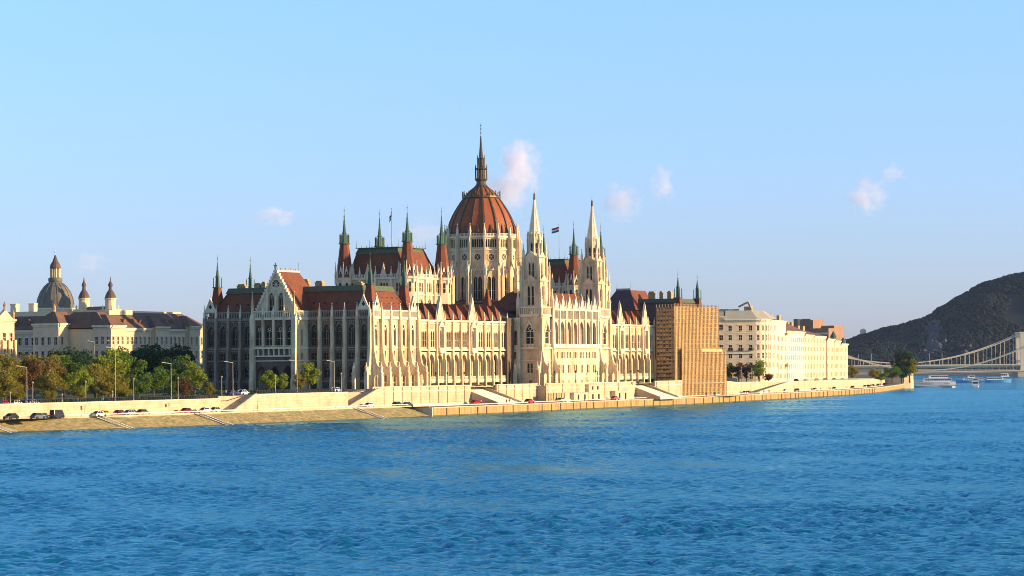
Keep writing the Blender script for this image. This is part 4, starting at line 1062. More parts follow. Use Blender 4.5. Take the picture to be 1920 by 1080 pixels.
# ornate house at the left edge
P3 = empty('corner_house', (-134,-14,6), 'ornate sunlit house with statues cut by the left edge of the picture', 'building')
F = Fr(-120,-28.5,PI/2); house_face(P3, F, 10.0, 6, 31, (9,14,19,24), 3, 'yellow', 1.5, 2.6, 'cream')
for k in range(4):
    c = MB(); y = -28+3.1*k; c.box(y-.35+28.5, y+.35+28.5, .2, .8, 8, 24.5, 0, F); c.build('column', 'cream', P3)
mb = MB(); mb.box(-140,-120.7,-28.5,-18.6,6,31); mb.build('wall', 'yellow', P3)
mb = MB(); mb.prism(F, [(1,31),(9,31),(5,34)], -.6, .5); mb.build('gable', 'cream', P3)
for k in range(3):
    s = MB(); p = F.p(.8+4.2*k, .2, 0); s.lathe(p[0], p[1], [(.5,31+(2.7 if k==1 else 0)),(.4,32+(2.7 if k==1 else 0)),(.55,32.8+(2.7 if k==1 else 0)),(.2,33.6+(2.7 if k==1 else 0)),(0,34+(2.7 if k==1 else 0))], 8); s.build('statue', 'chim', P3)
flush_windows(P3)

# basilica far behind
M['leadbrown'] = mat('brown_lead_roof', (.13,.075,.045), .6, (.3,(.08,.05,.035),.7,.5)); M['leadroof'] = mat('weathered_lead_dome', (.18,.14,.085), .6, (.15,(.11,.10,.085),.7,.5))
BS = empty('basilica', (-650,700,6), 'distant basilica with a big grey dome on the skyline at the left', 'church')
def at(px_off, z): return z
bx, by = -653, 700
B1 = MB(); B1.box(bx-16,bx+45,by-14,by+16,6,43); B1.build('nave', 'cream', BS)
B1 = MB(); B1.fru(bx, by, 44, 55, 12.2, 12.2, 24); B1.lathe(bx, by, [(13.0,54.4),(13.2,55),(12.4,55.6)], 24)
for k in range(12):
    a = 2*PI*k/12; B1.box(bx+12.4*math.cos(a)-.5, bx+12.4*math.cos(a)+.5, by+12.4*math.sin(a)-.5, by+12.4*math.sin(a)+.5, 45, 54.5)
B1.build('drum', 'white', BS)
B1 = MB(); B1.lathe(bx, by, [(12.0,55.5),(12.1,58),(11.4,62),(9.8,66),(7.4,69.5),(4.9,71.8),(4.2,72.6),(4.6,73.4),(4.6,75),(3.6,75.6)], 24)
for k in range(16):
    a = 2*PI*k/16
    for (r0,z0),(r1,z1) in zip([(12.1,58),(11.4,62),(9.8,66),(7.4,69.5)],[(11.4,62),(9.8,66),(7.4,69.5),(4.9,71.8)]):
        B1.bar((bx+r0*math.cos(a),by+r0*math.sin(a),z0),(bx+r1*math.cos(a),by+r1*math.sin(a),z1),.5)
B1.build('dome_shell', 'leadroof', BS)
B1 = MB(); B1.lathe(bx, by, [(2.2,75.5),(2.2,81.5)], 12)
for k in range(8):
    a = 2*PI*k/8; B1.box(bx+3*math.cos(a)-.35,bx+3*math.cos(a)+.35,by+3*math.sin(a)-.35,by+3*math.sin(a)+.35,75.5,81.6)
B1.build('lantern', 'pinkst', BS)
B1 = MB(); B1.lathe(bx, by, [(3.5,81.4),(3.6,82.2),(3.2,84),(1.9,86),(1.0,88.5),(.3,90.5)], 12); B1.build('lantern_roof', 'leadbrown', BS)
B1 = MB(); B1.box(bx-.2,bx+.2,by-.2,by+.2,90.3,93.5); B1.box(bx-.9,bx+.9,by-.15,by+.15,92,92.4); B1.build('cross', 'cream', BS)
for (tx, ty, dz) in ((-630,700,0),(-609,700,-.5)):
    T_ = MB(); T_.box(tx-4.2,tx+4.2,ty-4.2,ty+4.2,6,54+dz); T_.box(tx-5,tx+5,ty-5,ty+5,53.4+dz,54.4+dz); T_.fru(tx,ty,54.4+dz,61.5+dz,3.6,3.4,12); T_.fru(tx,ty,61+dz,61.7+dz,4,4,12)
    for k in range(4): a = PI/4+PI/2*k; T_.lathe(tx+5*math.cos(a),ty+5*math.sin(a),[(.5,54.4+dz),(.6,56+dz),(0,57.4+dz)],6)
    tt = T_.build('bell_tower', 'cream', BS)
    R_ = MB(); R_.lathe(tx,ty,[(3.7,61.6+dz),(3.5,63+dz),(2.3,65.6+dz),(1.2,67+dz),(1.1,69.2+dz),(1.5,69.6+dz),(1.5,70.6+dz),(.5,72.6+dz),(.1,75.6+dz)],12); R_.build('tower_roof', 'leadbrown', tt)
    R_ = MB()
    for a in range(4):
        F = Fr(tx,ty,PI/2*a); R_.box(-1.2,1.2,4.2,4.3,47,52,0,F)
    R_.build('belfry_opening', 'glass', tt)
rf = MB(); rf.frame_roof((-628,-612,692,708),(-626,-612,699,701),50,56); rf.build('roof', 'brownroof', BS)

# ------------------------------------------------------------------ right: riverside apartment blocks
ang = math.atan2(640-404, -85+34)     # direction of the facade line
def on(u, o=0):       # distance along the facade line from its near end, o = outwards
    return (-34+math.cos(ang)*u+math.sin(ang)*o, 404+math.sin(ang)*u-math.cos(ang)*o)
H1 = empty('apartment_building', (-45,400,6.5), 'big pale apartment block with a rounded corner right of the scaffolding', 'building')
rows1 = (8.4,13.4,17.6,21.3,25.6,29.8)
ha = rad(28); C0 = (-38.9,400); hu, hn = (math.cos(ha),math.sin(ha)), (math.sin(ha),-math.cos(ha))
def back(L_): return (C0[0]-hu[0]*L_, C0[1]-hu[1]*L_)
FA, FB = Fr(*back(20.6), ha), Fr(*back(13.6), ha)
house_face(H1, FA, 7.0, 6, 36.3, (8.4,13.4,17.6,21.3,25.6,30.3), 2, 'pinkst', 1.6, 2.2)
house_face(H1, FB, 13.6, 6, 35.0, rows1, 3, 'cream', 1.4, 2.2)
for i in range(3):
    bal = MB(); u = 13.6*(i+.5)/3; bal.box(u-1.2,u+1.2,.1,1.0,21.0,21.2,0,FB); balustrade(bal, FB, u-1.2, u+1.2, 1.0, 21.2, 22.1, .3, .1); bal.build('balcony', 'black', H1)
mb = MB(); mb.box(0, 20.5, 0,.45,19.5,20.3,0,FA); mb.build('string_course', 'stone2', H1)
K = (C0[0]-hn[0]*7, C0[1]-hn[1]*7); prev = C0
for k in range(1,5):
    a = ha-PI/2 + (ang-ha)*k/4; q = (K[0]+7*math.cos(a), K[1]+7*math.sin(a)); an = math.atan2(q[1]-prev[1], q[0]-prev[0]); L_ = math.dist(prev, q)
    house_face(H1, Fr(*prev, an), L_, 6, 35.0, rows1, 1, 'white', 1.0, 2.2); prev = q
an = math.atan2(on(22)[1]-prev[1], on(22)[0]-prev[0]); house_face(H1, Fr(*prev, an), math.dist(prev,on(22)), 6, 34.6, rows1, 6, 'white', 1.1, 2.2)
p0, p1, p2, p3 = FA.p(.5,-.6,0)[:2], FB.p(13.4,-.6,0)[:2], on(3,-.8), on(22,-.8); p4 = FA.p(.5,-26,0)[:2]
mb = MB(); mb.poly([(*p0,34.7),(*p1,34.7),(*p2,34.7),(*p3,34.7),(*p4,34.7)]); mb.build('ceiling_slab', 'cream', H1)
mb = MB(); mb.hull8([FB.p(0,.3,35),FB.p(14.5,.3,35),FB.p(14.5,-20,35),FB.p(0,-20,35),FB.p(.6,-3.4,38.8),FB.p(12,-3.4,38.8),FB.p(12,-17,38.8),FB.p(.6,-17,38.8)])
e0, e1 = on(2,.3), on(20,.3)
mb.hull8([FB.p(13.6,.3,34.98),(*e0,34.98),(*e1,34.98),FB.p(8,-20,34.98),FB.p(12,-3.4,38.7),(*on(4,-4),38.7),(*on(18,-5),38.7),FB.p(9,-16,38.7)])
mb.build('roof', 'sheet', H1)
mb = MB(); mb.box(0.2,6.6,-18,-.8,36.3,38.4,0,FA); mb.box(2,14,-18,-8,38.4,39.6,0,FA); mb.build('roof', 'sheet', H1)
k0 = FB.p(11,-6,0); mb = MB(); mb.bar((k0[0]-5,k0[1]+1,40.6),(k0[0],k0[1],42.6),.7); mb.bar((k0[0],k0[1],42.6),(k0[0]+1.5,k0[1],39),.7); mb.box(k0[0]-2,k0[0]+1,k0[1],k0[1]+3,38.7,40.6); mb.build('roof_structure', 'chim', H1)
flush_windows(H1)
def terr_house(name, label, u0, u1, z1, nw, wm, roofm=None, rz=0, rows_=(8.4,12.6,16.8,21,25.2), dep=24, ww=1.5, side=True):
    H = empty(name, (*on(u0), 6.5), label, 'building')
    house_face(H, Fr(*on(u0), ang), u1-u0, 6, z1, [r for r in rows_ if r+2.6 < z1], nw, wm, ww, 2.0)
    b = MB(); a_, b_ = on(u0,-.6), on(u1,-.6); c_, d_ = on(u1,-dep), on(u0,-dep)
    b.hull8([(*a_,6),(*b_,6),(*c_,6),(*d_,6),(*a_,z1-.05),(*b_,z1-.05),(*c_,z1-.05),(*d_,z1-.05)]); b.build('wall', wm, H)
    if roofm:
        r = MB(); e0, e1 = on(u0,.5), on(u1,.5); m0, m1 = on(u0+1,-dep/2), on(u1-1,-dep/2); c0, c1 = on(u0,-dep), on(u1,-dep)
        r.poly([(*e0,z1),(*e1,z1),(*m1,z1+rz),(*m0,z1+rz)]); r.poly([(*c0,z1),(*c1,z1),(*m1,z1+rz),(*m0,z1+rz)]); r.poly([(*e0,z1),(*m0,z1+rz),(*c0,z1)]); r.poly([(*e1,z1),(*m1,z1+rz),(*c1,z1)]); r.build('roof', roofm, H)
    for k in range(2):
        c = MB(); p = on(u0+(u1-u0)*(.3+.4*k), -dep*.4); c.box(p[0]-.7,p[0]+.7,p[1]-1,p[1]+1,z1+rz*.6,z1+rz+1.6); c.build('chimney', 'chim', H)
    flush_windows(H); return H
ha_ = terr_house('apartment_building', 'narrow pale house between the rounded corner block and the plain wall', 22.3, 44, 34.6, 6, 'white')
bb = MB()
for z in (28,13.6): bb.box(40.5, 43.5, .05, 1.3, z, z+1.2, 0, Fr(*on(0), ang))
bb.build('bay_balcony', 'chim', ha_)
terr_house('apartment_building', 'wide pale house with a brown roof before the red brown high block', 44.3, 98, 30.2, 9, 'white', 'brownroof', 6.2)
terr_house('apartment_building', 'cream house with tall narrow front, third from the far end of the row', 98.4, 126, 29.0, 6, 'cream', 'brownroof', 4.6)
terr_house('apartment_building', 'deep yellow house left of the dark recess in the row', 126.3, 165, 28.6, 8, 'yellow', 'brownroof', 3.6)
terr_house('apartment_building', 'pale house with many balconies near the end of the row', 169, 195, 27.6, 6, 'cream')
terr_house('apartment_building', 'warm cream house with small copper topped turret', 195.4, 217, 26.8, 5, 'pinkst')
h_ = terr_house('apartment_building', 'last house of the riverside row with a slender corner', 217.3, 243, 25.4, 5, 'yellow')
tq = MB(); p = on(206,-2); tq.fru(p[0],p[1],26.8,29,1.6,1.6,8); tq.fru(p[0],p[1],29,32,1.8,0,8)
p = on(241,-2); tq.fru(p[0],p[1],25.4,27,1.4,1.4,8); tq.fru(p[0],p[1],27,29,1.5,0,8); tq.build('turret', 'copper', h_)
H9 = empty('tower_block', (-125,690,6), 'brown red slab block rising behind the riverside roofs', 'building')
mb = MB(); mb.box(-131,-121,680,700,6,39.8); mb.box(-126,-118.4,677,690,6,39.0); mb.build('wall', 'redblock', H9)
mb = MB(); mb.box(-128.5,-126.2,679.6,681,20,39.8); mb.build('stair_tower', 'cream', H9)
H10 = empty('office_block', (-115,690,6), 'low brown office block with stepped roof behind the far riverside houses', 'building')
mb = MB(); mb.box(-121,-109,676,690,6,34.4); mb.box(-127,-111,690,705,6,36); mb.build('wall', 'redblock', H10)
mb = MB(); mb.box(-120,-109.5,675.8,676,31,32); mb.build('window_band', 'cream', H10)

# ------------------------------------------------------------------ right retaining walls, ramp
Yr = [264+9*k for k in range(5)]+[309,322,340,360,380,398]
retain([(wx(y), y) for y in Yr], lambda y: gz(y)+.4, 2.2, 'pale retaining wall below the dark shrubs right of the scaffolding')
Yr = [318]+[330+10*k for k in range(47)]
retain([(wx(y)+5.6, y) for y in Yr], lambda y: min(gz(y)+.3, 3.4+(y-318)*.052), 2.2, 'long low wall rising beside the ramp towards the river bend')
rp = MB()
for k in range(8):
    a, b = 310+11*k, 321+11*k; za, zb = 2.85+(a-310)*.046, 2.85+(b-310)*.046
    rp.hull8([(wx(a)+.1,a,2),(wx(a)+5.4,a,2),(wx(b)+5.4,b,2),(wx(b)+.1,b,2),(wx(a)+.1,a,za),(wx(a)+5.4,a,za),(wx(b)+5.4,b,zb),(wx(b)+.1,b,zb)])
tag(rp.build('ramp_road', 'asphalt'), kind='structure')
fl = MB()
for a, b in zip([398]+list(range(400,790,10)), list(range(400,800,10))): fl.poly([(wx(a)-.2,a,gz(a)+.13),(wx(a)+5.5,a,gz(a)+.13),(wx(b)+5.5,b,gz(b)+.13),(wx(b)-.2,b,gz(b)+.13)])
fl.box(3.9,7.15,-75,-27,2.5,7.44); fl.box(3.2,4.0,-88,-8,2.5,7.3); fl.box(3.9,7.4,-27,-8,2.5,3.0)
tag(fl.build('upper_pavement', 'paving'), kind='structure')
# upper railings (dark fences on the walls)
rail_line('fence', lambda y: wx(y)-.4, lambda y: gz(y)+.6, -330, -88, 'dark iron railing on the long wall below the park trees', 'fence', 1.1, .8, 'black', ((.1,.2),(1.0,1.1)), 'black', .08)
rail_line('fence', lambda y: 7.6, lambda y: 7.7, -75, -27, 'dark iron railing on the wall before the north facade', 'fence', 1.1, .8, 'black', ((.1,.2),(1.0,1.1)), 'black', .08)
rail_line('fence', lambda y: wx(y)-.4, lambda y: gz(y)+.6, 264, 301, 'dark iron railing below the shrubs beside the scaffolding', 'fence', 1.6, .5, 'black', ((.1,.2),(.8,.9),(1.5,1.6)), 'black', .08)
rail_line('fence', lambda y: wx(y)+5.0, lambda y: gz(y)+.3, 405, 700, 'thin railing along the street in front of the far apartment row', 'fence', 1.0, 1.5, 'metal', ((.9,1.0),), 'metal', .08)

# ------------------------------------------------------------------ site cabins
for (x, y0, y1, z0, z1, lab, door) in ((10,118,129,2.75,5.6,'low beige site cabin, left of the stacked pair',1),(10,129.3,140,2.75,5.6,'lower beige site cabin with a second cabin on its roof',1),(9.9,129.8,139,5.62,8.3,'white site cabin stacked on top of another cabin',0),(10.4,150,161,2.75,5.8,'pale site cabin parked beside the pink red car',1)):
    t = empty('site_cabin', (x,(y0+y1)/2,z0), lab, 'cabin')
    b = MB(); b.box(x-2.4,x,y0,y1,z0,z1); 
    for k in range(int((y1-y0)/.5)): b.box(x,x+.05,y0+.1+.5*k,y0+.3+.5*k,z0+.1,z1-.1)
    b.build('body', 'cream', t)
    r = MB(); r.box(x-2.6,x+.25,y0-.2,y1+.2,z1,z1+.12); r.build('roof', 'metal', t)
    f = MB(); 
    for q in (.25,.7):
        y = y0+(y1-y0)*q; f.box(x+.05,x+.12,y,y+1.1,z0+(.2 if door else .9),z1-.6)
    f.build('door' if door else 'window', 'glass', t)
    f = MB(); f.box(x-2.2,x-.3,y0-.06,y0,z0+.3,z1-.3); f.build('end_panel', 'pinkst', t)
t = empty('timber_hoarding', (10,108,2.75), 'low brown timber hoarding at the foot of the nearer white tower', 'hoarding')
b = MB(); b.box(9.0,9.2,98,112,2.75,5.6); b.build('panel', 'chim', t)
b = MB(); 
for k in range(8): b.box(9.2,9.35,98+2*k,98.2+2*k,2.75,5.8)
b.build('post', 'trunk', t)

# ------------------------------------------------------------------ trees
def leafmat(name, col, c2):
    m = mat(name, col, .7, (.8, c2, .8, 1), spec=.15)
    nt = m.node_tree; b = nt.nodes['Principled BSDF']
    tr = nt.nodes.new('ShaderNodeBsdfTranslucent'); tr.inputs[0].default_value = (*[min(1,c*1.6) for c in col], 1)
    mx = nt.nodes.new('ShaderNodeMixShader'); mx.inputs[0].default_value = .3
    o = nt.nodes['Material Output']; nt.links.new(b.outputs[0], mx.inputs[1]); nt.links.new(tr.outputs[0], mx.inputs[2]); nt.links.new(mx.outputs[0], o.inputs[0])
    return m
LM = {'d': leafmat('dark_foliage', (.03,.065,.02), (.018,.04,.014)), 'g': leafmat('green_foliage', (.12,.18,.02), (.06,.11,.016)), 'l': leafmat('spring_foliage', (.26,.29,.022), (.09,.14,.015)),
      'y': leafmat('olive_foliage', (.27,.22,.022), (.11,.10,.016)), 'r': leafmat('copper_foliage', (.15,.07,.022), (.07,.035,.015)), 'm': leafmat('mixed_foliage', (.22,.15,.022), (.09,.045,.016))}
def crown_mb(seed, h, w, n=1500, leaf=.5, low=.28, dense=False):
    rnd = random.Random(seed); mb = MB(); cl = []
    nc = 26
    for _ in range(nc):
        while True:
            x, y, z = rnd.uniform(-1,1), rnd.uniform(-1,1), rnd.uniform(-1,1)
            if x*x+y*y+z*z < 1 and x*x+y*y+z*z > .12: break
        prof = 1 if z > -.3 else .8
        cl.append((x*w/2*.85*prof, y*w/2*.85*prof, h*(low+(1-low)*(.5+z*.46)), rnd.uniform(.10,.2)*(w+h)/2))
    for k in range(n):
        c = rnd.choice(cl); 
        while True:
            x, y, z = rnd.uniform(-1,1), rnd.uniform(-1,1), rnd.uniform(-1,1)
            if x*x+y*y+z*z < 1: break
        p = Vector((c[0]+x*c[3], c[1]+y*c[3], c[2]+z*c[3]*.8))
        a = Vector((rnd.gauss(0,1),rnd.gauss(0,1),rnd.gauss(0,1))).normalized(); b = a.cross(Vector((rnd.gauss(0,1),rnd.gauss(0,1),rnd.gauss(0,1)))).normalized()
        s = leaf*rnd.uniform(.6,1.3); a *= s*.6; b *= s*.5
        mb.poly([p-a, p-b*.8, p+a, p+b])
    return mb, cl
def trunk_mb(h, w, cl, seed):
    rnd = random.Random(seed); mb = MB(); r = max(.12, h*.022)
    mb.fru(0,0,-.3,h*.3,r*1.3,r,7); mb.fru(0,0,h*.3,h*.75,r,r*.35,7)
    for c in cl[:11]:
        z0 = h*rnd.uniform(.25,.55); mb.bar((0,0,z0),(c[0]*.85,c[1]*.85,max(c[2],z0+.5)),r*.45)
    return mb
PROTO = {}
def tree(x, y, z, h, w, kind, label, group=None, seed=None, dense=1.):
    v = (seed if seed is not None else int(abs(x*7+y*13)) % 6)
    t = empty('tree', (x,y,z), label, 'tree', group)
    key = (v, w > h*.8)
    if key not in PROTO:
        cm, cl = crown_mb(v*17+3, 10, 9.5 if key[1] else 6.2, 3600 if key[1] else 2600, .43)
        PROTO[key] = (cm.mesh('crown'), trunk_mb(10, 8, cl, v).mesh('trunk'))
        PROTO[key][0].materials.append(LM['g']); PROTO[key][1].materials.append(M['trunk'])
    cm, tm = PROTO[key]; s = h/10; sw = w/(9.9 if key[1] else 6.6); s *= .9
    for nm, me in (('crown', cm), ('trunk', tm)):
        o = bpy.data.objects.new(nm, me); COL.objects.link(o); o.parent = t; o.scale = (sw, sw, s)
        if nm == 'crown': o.material_slots[0].link = 'OBJECT'; o.material_slots[0].material = LM[kind]
        o.rotation_euler.z = (x*3.1+y) % 6.28
    return t
KN = {'d':'dark evergreen tree','g':'green leafy tree','l':'light spring green tree','y':'small olive yellow tree','r':'copper brown tree','m':'rust brown round tree'}
TREES = [
 (-4,-165,5.3,4.6,'y','left of the tall lamp nearest the left edge'),(-4,-152,4.6,4.2,'y','between the first two low globe lamps'),(-4,-139,5.0,4,'y','small and thin, in front of a light green crown'),
 (-4,-130,7.4,5,'y','just left of the second tall lamp'),(-4,-120.7,5.8,4.5,'y','below the dark evergreens, behind the black lamp'),(-4,-92.7,6.9,5,'r','slim, beside the corner of the dark facade'),(-4,-80.7,5.0,3.4,'y','in front of the far left facade bay'),
 (-14,-156.6,9.4,8.5,'y','broad, cut by the left edge'),(-14,-138.1,9.3,8,'y','in front of the rust brown crown'),(-14,-125.7,9.8,7.6,'l','tallest light crown in the middle of the park'),(-14,-110.5,8.2,7.4,'y','behind the second tall lamp'),
 (-14,-99.6,9.2,7.8,'g','left of the third tall lamp'),(-14,-92.7,11,8.5,'g','broad, in front of the dark evergreens'),(-14,-84.6,9.4,8,'g','right of the third tall lamp'),(-14,-73,9.4,6.5,'l','nearest to the dark corner of the facade'),
 (-14,-34.7,7.4,5.0,'l','first young tree before the north porch'),(-14,-27.5,6.4,4.4,'l','second young tree before the north porch'),(-14,-18.7,6.3,4.2,'y','thin young tree under the porch'),(-14,-12.7,9.8,6.4,'l','tallest young tree before the sunlit strip of the north facade'),
 (-40,-125,14.5,12.5,'y','behind the broad one at the left edge'),(-40,-118.2,12.8,11,'r','second from the left edge, reddish'),(-40,-111.3,14.6,12.5,'m','large dark one below the cream pavilion'),(-40,-98.3,13.6,12,'g','large one left of the park middle'),(-40,-105,13.4,11,'m','between two large crowns'),
 (-40,-83.7,12.8,11.5,'y','wide one in the middle of the park'),(-40,-77.4,14.6,11,'l','high one below the shaded palace front'),(-40,-69.8,14.2,11,'g','high one right of the park middle'),(-40,-40.6,12.6,8.5,'g','beside the facade corner, partly hidden'),
 (-75,-14,15.4,14,'d','left one of the dark group'),(-75,-7.4,15.6,13,'d','second of the dark group'),(-75,-.3,16.0,14,'d','third and highest of the dark group'),(-75,7,15.2,12,'d','rightmost of the dark group'),
 (-75,-39.1,15.6,13,'d','dark crown behind the light tallest one'),(-75,-61.2,14.8,13,'y','far one below the cream pavilion'),(-75,-50,15,13,'d','dark crown left of the shaded palace front'),(-75,-26,15.2,12,'g','far one behind the high light crown'),
 (-30,-62,11.5,9,'d','dark one right behind the third tall lamp'),(-30,-55,10.5,8,'y','close to the facade, behind the slim ones'),(-26,-103,11,9,'y','behind the black lamp in mid park'),(-26,-145,10.5,9,'m','brownish one near the left edge'),
]
for i, (x, y, h, w, k, lab) in enumerate(TREES): tree(x, y, interp(GZ,y)-.1, h, w*1.12, k, KN[k]+', '+lab, 'trees in the riverside park' if y < -40 or x < -20 else 'young trees before the north facade')
for (x, y, z, h, w, k, lab) in ((-47.6,390,6.6,9.3,6.5,'g','green tree, left of the purple brown shrubs by the apartment block'),(-43.5,391,6.6,9.6,7,'r','purple brown tree between two green ones by the apartment block'),(-39,389,6.6,9.2,6,'r','second purple brown tree by the apartment block'),
     (-33.5,390,6.6,11,8,'l','round bright green tree at the rounded corner of the apartment block'),(-29.5,391,6.6,4.6,5,'r','low brown bush right of the round green tree'),
     (-96.6,760,4,20,18,'d','tall dark tree on the quay point before the bridge'),(-92.5,762,4,16.5,12,'y','olive tree against the tall dark tree on the quay point'),(-96,742,4,10,12,'g','round green shrub left of the tall dark quay tree'),(-99,728,3.4,8,11,'g','low green shrub on the quay, leftmost'),(-92,750,4,10,11,'d','dark shrub at the foot of the quay point tree'),
     (-92,665,5,9.5,9,'y','olive tree just past the last riverside house'),(-88,690,5,7.5,8,'y','smaller olive tree between the last house and the quay shrubs')):
    tree(x, y, z, h, w, k, lab)
hd = MB(); rnd = random.Random(5)
for k in range(5200):
    y = rnd.uniform(-330,-30); x = rnd.uniform(-12,-9) if k % 2 else rnd.uniform(-24,-20); z = interp(GZ,y)+rnd.uniform(0,1.1); s = .3
    a = Vector((rnd.gauss(0,1),rnd.gauss(0,1),rnd.gauss(0,1))).normalized()*s; b = a.cross(Vector((rnd.gauss(0,1),rnd.gauss(0,1),rnd.gauss(0,1)))).normalized()*s; p = Vector((x,y,z)); hd.poly([p-a,p-b,p+a,p+b])
h = hd.build('undergrowth', 'grass'); h.data.materials[0] = LM['d']; tag(h, 'low dark shrubs under the park trees', 'shrubs', kind='stuff')

# ------------------------------------------------------------------ street lamps
def tall_lamp(x, y, z, h, label, arm=True):
    t = empty('street_lamp', (x,y,z), label, 'street lamp', 'lamps on the embankment')
    p = MB(); p.fru(x,y,z,z+h,.12,.07,8); p.fru(x,y,z,z+1.2,.18,.14,8); p.build('post', 'metalpale', t)
    if arm:
        a = MB(); a.bar((x,y,z+h-.1),(x-.5,y-2.6,z+h+.25),.1); a.build('arm', 'metalpale', t)
        b = MB(); b.hull8([(x-.5+i,y-2.5-j,z+h+k) for k in (.18,.34) for i,j in ((-.15,0),(.15,0),(.12,1.),(-.12,1.))]); b.build('lamp_head', 'metalpale', t)
    else:
        b = MB(); b.lathe(x,y,[(.08,z+h),(.24,z+h+.1),(.27,z+h+.3),(.15,z+h+.5),(0,z+h+.55)],8); b.build('lamp_head', 'metalpale', t)
for (y, ztop, arm, lab) in ((-169.2,15.9,1,'tall pale lamp nearest the left edge'),(-132.9,20.6,1,'tallest pale lamp, in the middle of the park'),(-108.2,16.6,1,'tall pale lamp before the dark evergreens'),(-78.8,16.8,1,'tall pale lamp before the shaded far left facade'),(-51.9,17.1,1,'tall pale lamp before the north porch'),(-25.5,17,1,'tall pale lamp before the right end of the north facade'),
   (-175.6,9.7,0,'low globe lamp nearest the left edge'),(-166.9,12.1,0,'low globe lamp right of the first tall lamp'),(-155.2,9.0,0,'low globe lamp on the wall between two cars'),(-145.5,12.1,0,'low globe lamp by the light green tree'),(-134.3,9.5,0,'short lamp at the foot of the tallest lamp'),(-125,12.7,0,'low globe lamp in front of the evergreens'),(-105,12.8,0,'low globe lamp before the slim brown tree'),(-84.3,12.9,0,'low globe lamp at the far left facade bay'),(-63.2,13.1,0,'low globe lamp before the young porch trees'),(-21.6,13.4,0,'low globe lamp before the last north bays')):
    z = interp(GZ,y)+.1; tall_lamp(2.6 if not -75 < y < -27 else 6.4, y, z, ztop-z-(.3 if arm else .6), lab, arm)
for (x, y, z, h, lab) in ((-38,381,6.8,6.5,'pale lamp in front of the purple brown shrubs'),(-32,378,6.8,6,'pale lamp left of the round green tree'),(-20,336,6.6,5.5,'pale lamp above the ramp'),(-24,400,6.6,8.3,'slim lamp before the wide pale house'),(-40,470,6.4,8.6,'slim lamp before the cream house'),(-47,510,6.2,8,'slim lamp before the deep yellow house')): tall_lamp(x, y, z, h, lab, 0)
for (x, y, z, h, lab) in ((-105,14,6,18,'tall floodlight mast rising above the park right of the shaded palace front'),(-96,14,6,17.5,'tall floodlight mast before the long palace'),(-110,10,6,18,'tall floodlight mast left of the long palace'),(-88,18,6,18,'dark tall mast above the evergreens')): tall_lamp(x, y, z, h, lab, 1)
for (y, lab) in ((-149,'small warning sign on the left embankment wall'),(-112.5,'small dark sign on the embankment wall before the evergreens')):
    t = empty('road_sign', (4.6,y,3), lab, 'sign'); b = MB(); b.fru(4.9,y,3,5.2,.05,.05,6); b.build('post', 'metal', t); b = MB(); b.box(4.9,4.98,y-.4,y+.4,5.0,5.9); b.build('plate', 'chim', t)
for (x, y, z, h, lab) in ((16,122,2.7,8,'thin pale pole on the quay edge before the nearer white tower'),):
    t = empty('signal_mast', (x,y,z), lab, 'mast'); b = MB(); b.fru(x,y,z,z+h,.1,.06,6); b.bar((x-.3,y-.8,z+h*.93),(x+.3,y+.8,z+h*.93),.08); b.build('pole', 'metalpale', t)

